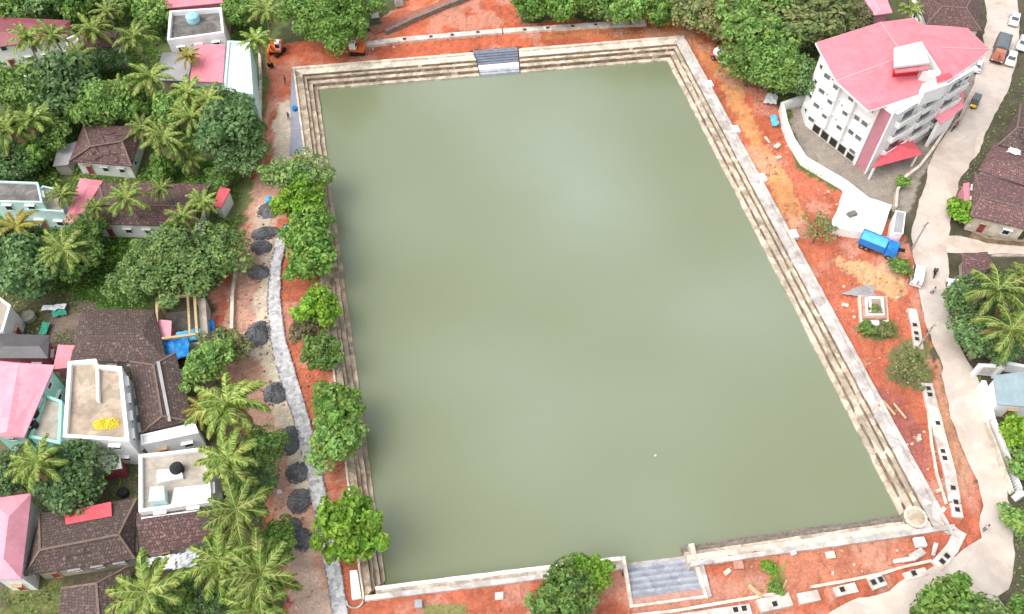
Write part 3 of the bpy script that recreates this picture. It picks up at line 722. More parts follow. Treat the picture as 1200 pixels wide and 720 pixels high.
def terrace(name, label, quad, h, wall='white', floor='slab', par=.8, pt=.3, group='houses among the palms', storeys=2, win=True):
    E = [P(q[0], q[1], h) for q in quad]
    c = sum(E, Vector()) / len(E); t = T(name, label, 'house', (c.x, c.y, 0), group)
    FOOT.append([Vector((q.x, q.y)) for q in E])
    ins = inset(E, pt)
    MB().prism(E, -.3, h - par).build('wall', M[wall], t)
    MB().prism(inset(E, pt + .01), h - par + .002, h - par + .06).build('terrace_floor', M[floor], t)
    mb = MB(); n = len(E)
    o2 = [V3(q, h) for q in inset(E, -.06)]; i2 = [V3(q, h) for q in ins]
    for i in range(n):
        j = (i + 1) % n
        mb.prism([o2[i], o2[j], i2[j], i2[i]], h - par + .003, h)
    mb.build('parapet', M[wall], t)
    if win: auto_windows(t, E, [1.6 + 3.1 * k for k in range(storeys) if 1.6 + 3.1 * k < h - .6], 1.2, 1.1, 2.8)
    return t
def part_prism(t, name, quad, z0, z1, mat, label=None):
    return MB().prism(PX(quad, z1), z0, z1).build(name, M[mat], t, label)
def part_sheet(t, name, quad, zs, mat, label=None):
    return roof_mesh([[P(q[0], q[1], z) for q, z in zip(quad, zs)]], .06).build(name, M[mat], t, label)

# -- left side, from the far end to the near end
bld('house', 'white house with a long maroon metal roof at the far left corner', [(-14, 57), (80, 43), (83, 24), (-14, 19)], 5.2, [(0, 38), (72, 32)], 6.2, 'maroonsheet', 'white', ridgemat=None, storeys=2)
h = bld('house', 'small white house with a reddish tiled roof behind tall palms, far left', [(93, 60), (143, 54), (139, 36), (92, 36)], 5.0, [(100, 47), (134, 44)], 6.0, 'tilered', 'white', storeys=2)
terrace('house', 'narrow white flat-roofed house between the maroon roof and the palms', [(88, 84), (101, 80), (90, 40), (76, 46)], 5.2, 'clean_white', 'concrete', .5, .25)
h = terrace('house', 'dark-stained flat-roofed house carrying a pale blue water tank, far left', [(196, 47), (262, 38), (259, 9), (199, 13)], 7.0, 'clean_white', 'darkslab', .9, .35)
bld('house', 'house with a pink metal roof cut by the top edge of the picture', [(192, 10), (262, 3), (262, -16), (190, -14)], 7.0, [(200, 0), (255, -6)], 8.0, 'pinksheet', 'pinkwall', ridgemat=None, win=False)
h = terrace('house', 'pale aqua flat-roofed house beside the pink sheet roof, next to the red lane', [(262, 107), (296, 110), (292, 49), (267, 48)], 6.5, 'aqua', 'clean_white', .5, .3)
bld('house', 'house with one flat pink metal roof next to the pale aqua terrace', [(222, 95), (261, 97), (264, 52), (229, 52)], [4.6, 4.6, 5.6, 5.6], None, 0, 'pinksheet', 'clean_white', kind='mono', over=.3)
bld('house', 'shed with pinkish grey metal sheets left of the pink roof', [(181, 94), (220, 95), (227, 60), (190, 62)], [3.6, 3.6, 4.4, 4.4], None, 0, 'greysheet', 'concrete', kind='mono', over=.3)
h = bld('house', 'brown clay-tiled hipped house with a whitish front among palms', [(81, 189), (154, 195), (168, 149), (98, 146)], 3.4, [(106, 172), (143, 166)], 5.4, 'tile', 'white', over=.7)
bld('house', 'little lean-to with weathered grey roof beside the hipped tile house', [(62, 195), (80, 193), (90, 166), (68, 172)], [2.3, 2.3, 2.9, 2.9], None, 0, 'greysheet', 'concrete', kind='mono', over=.2, win=False)
h = terrace('house', 'pale blue two-storey house with a dark grey flat roof at the left edge', [(-10, 236), (49, 237), (44, 214), (-10, 212)], 6.0, 'aqua', 'darkslab', .35, .2)
h = terrace('house', 'pale aqua flat-roofed annexe in front of the pink and tile roofs', [(28, 245), (74, 248), (70, 222), (50, 218)], 4.4, 'aqua', 'concrete', .4, .2)
h = bld('house', 'long house with a dark clay-tiled roof and white front wall below palms', [(103, 262), (231, 266), (247, 216), (116, 214)], 3.6, [(122, 240), (225, 242)], 5.0, 'tile', 'clean_white', over=.6)
bld('house', 'narrow house with bright pink metal roof, left of the long dark tiled roof', [(74, 262), (89, 262), (121, 212), (94, 209)], 3.8, [(84, 254), (104, 216)], 4.3, 'pinksheet', 'white', kind='hipv', ridgemat=None, over=.3)
bld('hut', 'little hut with a tilted red sheet roof near the red lane', [(249, 241), (259, 244), (270, 222), (258, 218)], [2.6, 2.6, 3.0, 3.0], None, 0, 'redsheet', 'white', kind='mono', over=.2, win=False, group='small huts')['category'] = 'hut'
terrace('house', 'white house at the left edge above the dark shed roof', [(-12, 392), (3, 388), (12, 358), (-4, 346)], 4.5, 'clean_white', 'concrete', .4, .25)
h = bld('house', 'large collapsing house with mottled dark clay tiles above the white terrace', [(82, 424), (196, 424), (181, 363), (96, 362)], 3.6, [(108, 392), (165, 390)], 5.0, 'tiledark', 'concrete', over=.6, ridgemat=None)
h = bld('house', 'shed with a dark grey roof edged in maroon, left edge', [(-10, 420), (56, 420), (58, 393), (-10, 391)], 4.0, [(4, 406), (46, 406)], 4.5, 'darksheet', 'maroonwall', ridgemat=None)
bld('house', 'small lean-to with a bright pink sheet roof beside the white terrace', [(62, 433), (80, 431), (91, 405), (68, 404)], [3.2, 3.2, 3.7, 3.7], None, 0, 'pinksheet', 'pinkwall', kind='mono', over=.25, win=False)
h = bld('house', 'mint-walled house with a wide pale pink metal roof at the left edge', [(-14, 511), (28, 513), (64, 428), (-14, 422)], 5.8, [(8, 506), (22, 426)], 6.6, 'palepink', 'mint', kind='hipv', ridgemat=None, storeys=2)
terrace('house', 'mint green terrace annexe with a small roof pit below the pink roof', [(34, 512), (70, 520), (72, 470), (52, 462)], 4.8, 'mint', 'concrete', .5, .3)
h = terrace('house', 'white flat-roofed house with sandy terrace floor and yellow heaps on it', [(74, 512), (151, 517), (142, 430), (114, 428), (112, 421), (80, 424)], 6.6, 'clean_white', 'slab', .7, .4)
part_prism(h, 'partition_wall', [(113, 470), (116, 470), (115, 432), (112, 432)], 5.9, 6.55, 'white')
h = bld('house', 'long dark tiled house with a pale grey strip running down its roof', [(166, 508), (224, 494), (206, 414), (152, 424)], 3.8, [(190, 488), (180, 428)], 5.0, 'tiledark', 'white', kind='hipv')
part_sheet(h, 'roof_strip', [(197, 494), (200.5, 493.5), (187, 423), (183, 424)], [4.85, 4.85, 4.95, 4.95], 'greysheet')
terrace('house', 'low white flat-roofed strip at the near end of the long tiled roof', [(166, 521), (232, 507), (228, 496), (165, 510)], 4.0, 'clean_white', 'whitesheet' if False else 'white', .25, .2)
h = terrace('house', 'white flat-roofed house with tanks and a bright white terrace', [(163, 600), (247, 588), (243, 524), (204, 529), (163, 533)], 6.0, 'clean_white', 'concrete', .6, .35)
part_prism(h, 'raised_slab', [(184, 566), (214, 560), (212, 548), (184, 551)], 5.3, 6.0, 'clean_white')
part_prism(h, 'stair_cabin', [(174, 588), (193, 586), (192, 570), (176, 571)], 5.3, 6.9, 'aqua')
part_prism(h, 'paved_corner', [(200, 592), (244, 585), (242, 568), (204, 572)], 5.3, 5.7, 'clean_white')
h = bld('house', 'tiled house sloping down from the white terrace with tanks', [(164, 651), (246, 637), (248, 590), (160, 602)], [3.3, 3.3, 5.0, 5.0], None, 0, 'tile', 'white', kind='mono', over=.5)
h = bld('house', 'white house with a pink hipped metal roof at the lower left edge', [(-16, 680), (25, 679), (37, 578), (-14, 585)], 5.2, [(4, 655), (10, 606)], 6.6, 'palepink', 'clean_white', kind='hipv', ridgemat=None, storeys=2)
h = bld('house', 'dark tiled hipped house with a red sheet patch on its rear slope', [(28, 675), (158, 655), (160, 584), (46, 602)], 3.6, [(47, 645), (139, 627)], 5.6, 'tiledark', 'concrete', over=.7)
part_sheet(h, 'sheet_patch', [(77, 615), (131, 605), (130, 588), (75, 600)], [4.62, 4.62, 4.25, 4.25], 'redsheet')
h = bld('house', 'dark tiled house cut by the bottom edge of the picture', [(66, 742), (170, 735), (150, 664), (72, 690)], 3.5, [(116, 722), (113, 684)], 5.2, 'tiledark', 'white', kind='hipv')
h = bld('hut', 'tiny hut with a white sheet roof above the dark tree', [(112, 553), (143, 549), (140, 533), (115, 535)], [2.8, 2.8, 3.2, 3.2], None, 0, 'whitesheet', 'maroonwall', kind='mono', over=.2, win=False, group='small huts')
h['category'] = 'hut'
# half-built pavilion of timber posts beside the blue sheets
q = PX([(184, 398), (231, 392), (228, 346), (184, 350)], 3.4); c = sum(q, Vector()) / 4
t = T('unfinished_building', 'half-built house with an open pale timber frame and bare walls, beside blue tarpaulins', 'unfinished house', (c.x, c.y, 0))
FOOT.append([Vector((v.x, v.y)) for v in q])
MB().prism(inset(q, .15), -.2, .12).build('floor', M['darkslab'], t)
for i in range(4):
    a, b = q[i], q[(i + 1) % 4]
    MB().bar(a, b, .34, .3).build('beam', M['wood'], t)
    MB().box((a.x, a.y, 1.55), (.36, .36, 3.4)).build('post', M['wood'], t)
m_ = q[1].lerp(q[0], .18); m2 = q[2].lerp(q[3], .18)
MB().bar(m_, m2, .3, .28).build('beam', M['wood'], t)
MB().prism([q[1] + Vector((.3, 0, 0)), q[1] + Vector((1.3, 0, 0)), q[2] + Vector((1.3, 0, 0)), q[2] + Vector((.3, 0, 0))], 0, 2.7).build('side_wall', M['concrete'], t)
MB().prism([V3(q[0], 0), V3(q[1], 0), q[1] + (q[2] - q[1]) * .05, q[0] + (q[3] - q[0]) * .05], 0, 1.2).build('low_wall', M['white'], t)
bld('hut', 'little pink-roofed hut joined to the half-built timber frame', [(176, 397), (200, 398), (201, 376), (180, 374)], [2.8, 2.8, 3.1, 3.1], None, 0, 'palepink', 'pinkwall', kind='mono', over=.2, win=False, group='small huts')['category'] = 'hut'

# -- right side
bld('house', 'house with dark brown tiles beyond the red-roofed flats, at the top edge', [(1086, 29), (1150, 37), (1146, -14), (1070, -14)], 4.5, [(1104, 8), (1132, 10)], 6.2, 'tile', 'white', group='houses along the right-hand road')
bld('house', 'pale pink metal roof behind the red-roofed flats, at the top edge', [(1024, 18), (1046, 15), (1036, -10), (1010, -6)], 5.5, [(1032, 12), (1024, -4)], 6.0, 'palepink', 'pinkwall', kind='hipv', ridgemat=None, win=False, group='houses along the right-hand road')
bld('house', 'greyish tiled house at the right edge, upper of the three by the road', [(1170, 170), (1232, 186), (1232, 96), (1196, 122)], 4.2, [(1192, 150), (1226, 150)], 5.6, 'tiledark', 'white', group='houses along the right-hand road')
bld('house', 'tiled house at the right edge, middle of the three, with a white sheet on top', [(1146, 200), (1222, 224), (1226, 182), (1166, 166)], 3.8, [(1164, 186), (1214, 202)], 5.0, 'tilered', 'white', ridgemat=None, group='houses along the right-hand road')
bld('house', 'tiled house at the right edge, lowest of the three, with a cream front wall', [(1137, 253), (1206, 270), (1214, 222), (1142, 202)], 3.4, [(1150, 231), (1198, 244)], 4.7, 'tilered', 'cream', group='houses along the right-hand road')
bld('hut', 'small low hut with old brown tiles by the road under the palms', [(1128, 325), (1166, 313), (1157, 295), (1127, 298)], 2.2, [(1134, 311), (1152, 305)], 2.9, 'tilered', 'concrete', group='small huts', win=False, ridgemat=None)['category'] = 'hut'
bld('house', 'white house with a flat blue-grey sheet roof behind the white gate', [(1169, 474), (1216, 478), (1216, 434), (1164, 440)], [3.4, 3.4, 3.8, 3.8], None, 0, 'bluesheet', 'clean_white', kind='mono', over=.3, group='houses along the right-hand road')
bld('awning', 'small pink sheet awning beside the lowest right-hand tiled house', [(1130, 238), (1136, 238), (1136, 214), (1129, 215)], [2.3, 2.3, 2.5, 2.5], None, 0, 'pinksheet', 'pinkwall', kind='mono', over=.1, win=False)['category'] = 'awning'
# low whitewashed ruin by the tank
q = PX([(975, 266), (1034, 276), (1046, 240), (988, 224)], 1.6)
c = sum(q, Vector()) / 4
t = T('low_building', 'low whitewashed flat-roofed building with cracked roof between the flats and the blue lorry', 'building', (c.x, c.y, 0)); FOOT.append([Vector((v.x, v.y)) for v in q])
mb = MB(); pr = ragged([V3(v, 0) for v in q], 1.6, .22, 8); mb.prism(pr, -.2, 1.5); mb.build('wall', M['white'], t)
MB().prism(inset(pr, .35), 1.502, 1.6).build('roof', plain('cracked_white_roof', (.74, .73, .7), .8, .18, .9, (.38, .33, .28), .9, .6, bmp=.3), t)
for px, py, a_, b_, z_ in ((998, 252, 1.5, .9, .5), (1014, 247, 2.2, .5, .35), (1024, 256, 1.1, .8, .6), (1008, 264, 1.3, .6, .35), (988, 240, .9, .7, .5)):
    v = P(px, py, 1.6); MB().box((v.x, v.y, 1.6 + z_ / 2), (a_, b_, z_), .4, .85).build('roof_lump', M['white'] if px != 998 else M['darkslab'], t)
terrace('house', 'small white kiosk with grey awning by the roadside below the flats', [(1046, 273), (1058, 274), (1061, 249), (1050, 247)], 2.8, 'white', 'greysheet', .1, .1, group='small huts', storeys=1, win=False)['category'] = 'hut'

# -- the red-roofed block of flats
ZR = 13.4
base = [P(944, 147), P(1002, 193), P(1015, 203), P(1105, 148)]
top = [P(q[0], q[1], ZR) for q in ((1128, 83), (1153, 60), (1131, 38), (1075, 27), (1034, 32), (965, 54))]
top2 = [V3(v, 0) for v in top]
plan = [Vector((v.x, v.y)) for v in base + top2]
c = sum((V3(v, 0) for v in plan), Vector()) / len(plan)
apt = T('apartment_block', 'four-storey white block of flats with a big pink-red roof beside the curving road', 'apartment building', (c.x, c.y, 0))
FOOT.append(plan)
MB().prism(plan, -.3, ZR - .25).build('wall', M['clean_white'], apt)
ep = [(956, 50), (1032, 26), (1071, 21), (1080, 29), (1115, 31), (1134, 33), (1160, 58), (1147, 70), (1131, 81), (1115, 92), (1088, 107), (1018, 130), (980, 95)]
EV = [P(q[0], q[1], ZR) for q in ep]; P0 = P(1059, 66, ZR + 1.5); P1 = P(1104, 56, ZR + 1.3)
A_, B_, C_, D_, E_, F_, G_, H_, I_, J_, K_, L_, M_ = EV
pinkroof = sheet_mat('rose_metal_roof', (.69, .21, .245), (.71, .31, .345), .6, 1.0, .4)
ro = roof_mesh([[P0, B_, A_], [P0, A_, M_], [P0, M_, L_], [P0, L_, K_], [P0, C_, B_], [P0, D_, C_], [P1, E_, D_], [P1, F_, E_], [P1, G_, F_], [P1, H_, G_], [P1, I_, H_], [P1, J_, I_], [P1, D_, P0], [P0, K_, P1], [K_, J_, P1]], .22).build('roof', pinkroof, apt)
rcm = plain('pale_pink_ridge', (.72, .34, .36), .5, .1, 2)
for a, b in ((P0, B_), (P0, M_), (P1, G_)): MB().bar(a + Vector((0, 0, .02)), b + Vector((0, 0, .02)), .22, .08).build('ridge_cap', rcm, ro)
mb = MB()
for i in range(len(EV)): mb.bar(EV[i] - Vector((0, 0, .2)), EV[(i + 1) % len(EV)] - Vector((0, 0, .2)), .12, .3)
mb.build('gutter', M['clean_white'], ro)
# stair head room and roof terrace
q = PX([(1051, 77), (1084, 73), (1077, 54), (1051, 60)], ZR + 3.2)
tw_ = MB().prism(inset(q, .1), ZR, ZR + 3.0).build('stair_head', M['redpaint'], apt)
MB().prism(inset(q, -.45), ZR + 3.0, ZR + 3.25).build('roof_slab', plain('pale_grey_slab', (.55, .54, .52), .8, .12, 1), tw_)
mb = MB(); o2 = [V3(v, 0) for v in inset(q, -.46)]; i2 = [V3(v, 0) for v in inset(q, -.16)]
for i in range(4): mb.prism([o2[i], o2[(i + 1) % 4], i2[(i + 1) % 4], i2[i]], ZR + 3.252, ZR + 3.55)
mb.build('parapet', M['clean_white'], tw_)
mb = MB(); a, b = o2[0], o2[1]; d = (b - a).normalized()
MB().prism([a + d * .3, b, b + Vector((0, -.75, 0)), a + d * .3 + Vector((0, -.75, 0))], ZR + 2.65, ZR + 2.85).build('pink_shade', pinkroof, tw_)
q = PX([(1083, 82), (1100, 84), (1080, 53), (1071, 54)], ZR + 2.3)
g = MB().prism(q, ZR, ZR + 1.7).build('roof_gallery', M['concrete'], apt)
mb = MB(); o2 = [V3(v, 0) for v in inset(q, -.25)]; i2 = [V3(v, 0) for v in inset(q, .02)]
for i in range(4): mb.prism([o2[i], o2[(i + 1) % 4], i2[(i + 1) % 4], i2[i]], ZR, ZR + 2.35)
mb.build('parapet', M['clean_white'], g)
q = PX([(1085, 106), (1112, 97), (1106, 87), (1082, 96)], ZR + 1.9)
g = MB().prism(q, ZR - 1.2, ZR + 1.5).build('stair_cabin', M['clean_white'], apt)
part_sheet(apt, 'cabin_roof', [(1098, 97), (1117, 91), (1113, 85), (1097, 90)], [ZR + 2.2, ZR + 2.2, ZR + 2.5, ZR + 2.5], 'redsheet')
# facade: pink corner strip, windows, floor bands, balconies
b1, b2 = plan[1], plan[2]; d = (b2 - b1).normalized(); nrm = Vector((d.y, -d.x))
if nrm.y > 0: nrm = -nrm
MB().prism([b1 + d * .15 + nrm * .06, b2 - d * .15 + nrm * .06, b2 - d * .15 - nrm * .1, b1 + d * .15 - nrm * .1], 0, ZR - 1.0).build('pink_panel', plain('dusty_rose_cladding', (.46, .2, .24), .7, .12, 1), apt)
MB().prism([b1 - d * .1 + nrm * .25, b2 + d * .1 + nrm * .25, b2 + d * .1, b1 - d * .1], ZR - 1.0, ZR - .7).build('panel_hood', M['clean_white'], apt)
for (a, b) in ((b1 - d * .12, b1 + d * .12), (b2 - d * .12, b2 + d * .12)):
    MB().prism([a + nrm * .32, b + nrm * .32, b - nrm * .05, a - nrm * .05], 0, ZR - .5).build('pilaster', M['clean_white'], apt)
FL = [1.9 + 3.0 * k for k in range(4)]
def outward(a, b):
    n = Vector(((b - a).y, -(b - a).x)).normalized(); m = (a + b) / 2
    return n if n.dot(m - Vector((c.x, c.y))) > 0 else -n
a, b = plan[0], plan[1]; n_ = outward(a, b)
L = (b - a).length; d = (b - a).normalized()
for k, t_ in enumerate((.06, .18, .30, .46, .58, .74, .88)):
    for z in FL[0 if k > 5 else 1 if k > 0 else 0:]:
        wd = (1.3, .7, 1.4, .6, 1.4, 1.1, 1.3)[k]
        o = opening(apt, V3(a + d * L * t_, z + (.2 if k in (1, 3) else 0)), n_, wd, .5 if k in (1, 3) else 1.05, 'clean_white', 'window', True, 'paleglass')
# stepped bay on the west face
for s0, s1 in ((.22, .36), (.50, .66)):
    A1, B1 = a + d * L * s0, a + d * L * s1
    bay = MB().prism([A1, B1, B1 + n_ * .8, A1 + n_ * .8], 2.6, ZR - .9).build('bay', M['clean_white'], apt)
    for z in FL[1:]: opening(bay, V3((A1 + B1) / 2 + n_ * .8, z), n_, 1.1, .95, 'clean_white', 'window', True, 'paleglass')
for k in range(5):
    t_ = .2 + .17 * k
    opening(apt, V3(a + d * L * t_, .85), n_, 1.5, 1.5, 'concrete', 'garage_opening', False, 'void')
for i in (2,):
    a, b = plan[2], plan[3]; n_ = outward(a, b); L = (b - a).length; d = (b - a).normalized()
    for fz in (3.1, 6.1, 9.1):
        for s0, s1 in ((.10, .36), (.40, .66), (.70, .96)):
            A1, B1 = a + d * L * s0, a + d * L * s1
            bal = MB().prism([A1, B1, B1 + n_ * .8, A1 + n_ * .8], fz - .12, fz + .06).build('balcony', M['clean_white'], apt)
            mb = MB()
            mb.prism([A1 + n_ * .68, B1 + n_ * .68, B1 + n_ * .8, A1 + n_ * .8], fz + .063, fz + .95)
            mb.prism([A1, A1 + d * .12, A1 + d * .12 + n_ * .67, A1 + n_ * .67], fz + .063, fz + .95)
            mb.prism([B1 - d * .12, B1, B1 + n_ * .67, B1 - d * .12 + n_ * .67], fz + .063, fz + .95)
            mb.build('balustrade', M['white'], bal)
            opening(bal, V3((A1 + B1) / 2, fz + 1.2), n_, L * .14, 1.8, 'clean_white', 'doorway', False, 'paleglass')
    for t_ in (.24, .54, .84): opening(apt, V3(a + d * L * t_, 11.9), n_, 2.2, .7, 'clean_white', 'window', True, 'paleglass')
    MB().prism([a + d * .3 + n_ * .5, b + n_ * .5, b, a + d * .3], 12.55, 12.7).build('sun_shade', M['clean_white'], apt)
auto = [plan[3], plan[4]]
a, b = plan[3], plan[4]; n_ = outward(a, b)
for z in FL:
    for t_ in (.25, .7): opening(apt, V3(a.lerp(b, t_), z), n_, 1.2, 1.2)
a, b = plan[9], plan[0]; n_ = outward(a, b)
for z in FL: opening(apt, V3(a.lerp(b, .5), z), n_, 1.2, 1.2)
# canopies at the foot of the flats
q = [P(1021, 197, 3.0), P(1081, 181, 3.0), P(1067, 161, 3.0), P(1048, 163, 3.0)]; pk = P(1054, 170, 4.2)
cn = roof_mesh([[q[0], q[1], pk], [q[1], q[2], pk], [q[2], q[3], pk], [q[3], q[0], pk]], .12).build('porch_roof', M['redsheet'], apt, 'bright red pyramid porch roof')
for v in inset(q, .5): MB().box((v.x, v.y, 1.4), (.28, .28, 2.9)).build('post', M['clean_white'], cn)
q = [P(1104, 146, 5.6), P(1129, 126, 5.6), P(1129.5, 104, 6.2), P(1118, 102, 6.2), P(1096, 138, 6.2)]
cn = roof_mesh([q], .14).build('side_roof', M['pinksheet'], apt)
MB().prism(inset(q, .5), -.1, 5.4).build('side_wall', M['clean_white'], cn)
# small things on the flats' road side

# ================================================================== VEGETATION
def rvec(r):
    while True:
        v = Vector((r.uniform(-1, 1), r.uniform(-1, 1), r.uniform(-1, 1)))
        if .05 < v.length < 1: return v.normalized()
def crown_mesh(name, seed, rad, n, leaf, squash=.72, nclump=26, clump=(.26, .42), mat='lf_mid', gap=0.0, inner=.25, long=1.5):
    """leaf cloud of a broadleaf crown, origin at its centre"""
    r = random.Random(seed); V = []; F = []
    cl = []
    for k in range(nclump):
        d = rvec(r); d.z = abs(d.z) * 1.1 - .25; d.normalize()
        q = r.uniform(.4, .92); lob = 1 + .22 * math.sin(2 * math.atan2(d.y, d.x) + seed) + .14 * math.sin(3 * math.atan2(d.y, d.x) + 2 * seed)
        cl.append((Vector((d.x * q * rad * lob, d.y * q * rad * lob, d.z * q * rad * squash)), r.uniform(clump[0] * .75, clump[1]) * rad))
    for k in range(n):
        if r.random() < inner:
            d = rvec(r); q = r.random() ** .4 * .8
            p = Vector((d.x * rad * q, d.y * rad * q, d.z * rad * q * squash)); nrm = (d + rvec(r) * .8 + Vector((0, 0, .5))).normalized()
        else:
            c, cr = r.choice(cl); d = rvec(r)
            if d.z < -.3 and r.random() < .6: d.z = -d.z
            p = c + Vector((d.x, d.y, d.z * .8)) * cr * r.uniform(.8, 1.08); nrm = (d + rvec(r) * .7 + Vector((0, 0, .35))).normalized()
        t = nrm.cross(rvec(r)).normalized(); b = nrm.cross(t)
        s = leaf * r.uniform(.6, 1.35); L = s * long
        i = len(V)
        V += [p - t * L * .5, p + b * s * .5 + nrm * s * .12, p + t * L * .5 - nrm * s * .1, p - b * s * .5 + nrm * s * .12]
        F.append((i, i + 1, i + 2, i + 3))
    me = bpy.data.meshes.new(name); me.from_pydata([tuple(v) for v in V], [], F); me.materials.append(M[mat]); me.update()
    return me
CR = {}
for s in range(3):
    CR['mid', s] = crown_mesh('crown', 10 + s, 4, 4200, .34, mat='lf_mid')
    CR['fresh', s] = crown_mesh('crown', 20 + s, 4, 3600, .42, mat='lf_fresh', nclump=34, clump=(.2, .32), squash=.8)
    CR['dark', s] = crown_mesh('crown', 30 + s, 4, 4600, .33, mat='lf_dark', nclump=30, squash=.8)
    CR['rain', s] = crown_mesh('crown', 40 + s, 7, 9500, .32, mat='lf_rain', squash=.45, nclump=60, clump=(.14, .24))
    CR['sparse', s] = crown_mesh('crown', 50 + s, 3, 850, .26, mat='lf_olive', nclump=22, clump=(.14, .26), inner=.3)
    CR['bush', s] = crown_mesh('crown', 60 + s, 1.6, 900, .26, mat='lf_fresh', squash=.7, nclump=14)
    CR['olive', s] = crown_mesh('crown', 80 + s, 4, 4200, .33, mat='lf_olive', nclump=34, clump=(.18, .32))
BASER = {'mid': 4, 'fresh': 4, 'dark': 4, 'rain': 7, 'sparse': 3, 'bush': 1.6, 'olive': 4}
def trunk_mesh(seed, h, rad, limbs=6):
    r = random.Random(seed); mb = MB()
    mb.tube([(0, 0, -.2), (.05, .02, h * .3), (.12, -.06, h * .62), (.1, .02, h * .8)], [.24, .19, .16, .11], 7)
    for k in range(limbs):
        a = k * 2 * math.pi / limbs + r.uniform(-.4, .4); q = r.uniform(.5, .8) * rad; z0 = h * r.uniform(.5, .75)
        e = Vector((math.cos(a) * q, math.sin(a) * q, h + r.uniform(-.1, .35) * rad))
        m_ = Vector((e.x * .45, e.y * .45, z0 + (e.z - z0) * .6))
        mb.tube([(.1, -.03, z0), m_, e], [.11, .075, .03], 5)
    me_o = mb.build('trunk', M['bark']); me = me_o.data; bpy.data.objects.remove(me_o)
    return me
TRK = [trunk_mesh(k, 4.0, 3.4) for k in range(3)]
_cnt = [0]
def tree(px, py, rpx, typ, label, mat=None, hc=None, name='tree', group=None, ry=1.0, cat='tree'):
    _cnt[0] += 1; k = _cnt[0]; r = random.Random(k * 31)
    ppm = FOC / (P(px, py, 4) - CAMP).length; rad = rpx / ppm
    hc = hc or max(1.0, min(7.5, rad * 1.15 + .6))
    q = P(px, py, hc)
    t = T(name, label, cat, (q.x, q.y, 0), group)
    me = CR[typ, k % 3]
    c = bpy.data.objects.new('crown', me); COL.objects.link(c); c.parent = t
    s = rad / BASER[typ] * 1.06; c.location = (0, 0, hc); c.scale = (s * r.uniform(.9, 1.12), s * r.uniform(.9, 1.12), s * r.uniform(.85, 1.15)); c.rotation_euler = (r.uniform(-.2, .2), r.uniform(-.2, .2), r.uniform(0, 6.28))
    if mat:
        c.material_slots[0].link = 'OBJECT'; c.material_slots[0].material = M[mat]
    tr = bpy.data.objects.new('trunk', TRK[k % 3]); COL.objects.link(tr); tr.parent = t
    tr.scale = (s * .85 * BASER[typ] / 4, s * .85 * BASER[typ] / 4, hc / 4.2); tr.rotation_euler = (0, 0, r.uniform(0, 6.28))
    return t
# ---- coconut palms
def frond(mb, mr, r, yaw, pitch, L, droop):
    d = Vector((math.cos(yaw), math.sin(yaw), 0)); side = Vector((-d.y, d.x, 0))
    n = 13; pts = []; p = Vector((0, 0, 0)) + d * .12; el_ = pitch
    for i in range(n + 1):
        pts.append(p.copy()); st = L / n
        p = p + (d * math.cos(el_) + Vector((0, 0, 1)) * math.sin(el_)) * st; el_ -= droop / n * (.6 + 1.0 * i / n)
    mr.tube(pts, [.055 * (1 - .8 * i / n) + .01 for i in range(n + 1)], 4, False)
    for i in range(2, n + 1):
        for j in range(3):
            tt = (i - 1 + j / 3) / n
            a = pts[i - 1].lerp(pts[i], j / 3); tg = (pts[i] - pts[i - 1]).normalized()
            wl = (.82 * math.sin(math.pi * min(1, .12 + tt * .86)) ** .55 + .12) * r.uniform(.8, 1.1) * L / 4.4
            for sg in (-1, 1):
                o = (side * sg * .75 + tg * .7 + Vector((0, 0, -.28 + r.uniform(-.25, .15)))).normalized()
                e = a + o * wl + Vector((0, 0, -.12 * wl)); wv = tg * .085
                m_ = a + o * wl * .5 + Vector((0, 0, .03))
                mb.mesh([a - wv, a + wv, m_ + wv * 1.1, e, m_ - wv * 1.1], [(0, 1, 2, 3, 4)] if sg > 0 else [(4, 3, 2, 1, 0)])
def palm_crown(seed, n=22, L=4.4):
    r = random.Random(seed); mb = MB(); mr = MB()
    dead = MB()
    for k in range(r.randint(2, 4)): frond(dead, dead, r, r.uniform(0, 6.28), r.uniform(-.6, -.2), L * .8, 1.2)
    for k in range(n):
        tier = k / n
        frond(mb, mr, r, k * 2.39996 + r.uniform(-.15, .15), 1.15 - 1.25 * tier + r.uniform(-.12, .12), L * r.uniform(.82, 1.08) * (.85 + .2 * min(1, tier * 2)), r.uniform(.9, 1.5))
    i = len(mb.f)
    me_o = mb.build('fronds', M['palm']); a = me_o.data; bpy.data.objects.remove(me_o)
    ro = mr.build('midribs', M['rachis']); b = ro.data; bpy.data.objects.remove(ro)
    do = dead.build('old_fronds', M['deadfrond']); c = do.data; bpy.data.objects.remove(do)
    return a, b, c
PC = [palm_crown(100 + k, 17 + k) for k in range(4)]
def ptrunk(seed, lean):
    mb = MB(); r = random.Random(seed); pts = []; rad = []
    for i in range(11):
        t = i / 10; pts.append((lean * (t ** 1.6 - 1), .15 * math.sin(t * 4), t * 10 - 10)); rad.append((.26 if i == 0 else .165 - .05 * t) + (.012 if i % 2 else 0))
    mb.tube(pts, rad, 8)
    o = mb.build('trunk', M['palmbark']); me = o.data; bpy.data.objects.remove(o); return me
PT = [ptrunk(1, .6), ptrunk(2, 1.3), ptrunk(3, 2.0)]
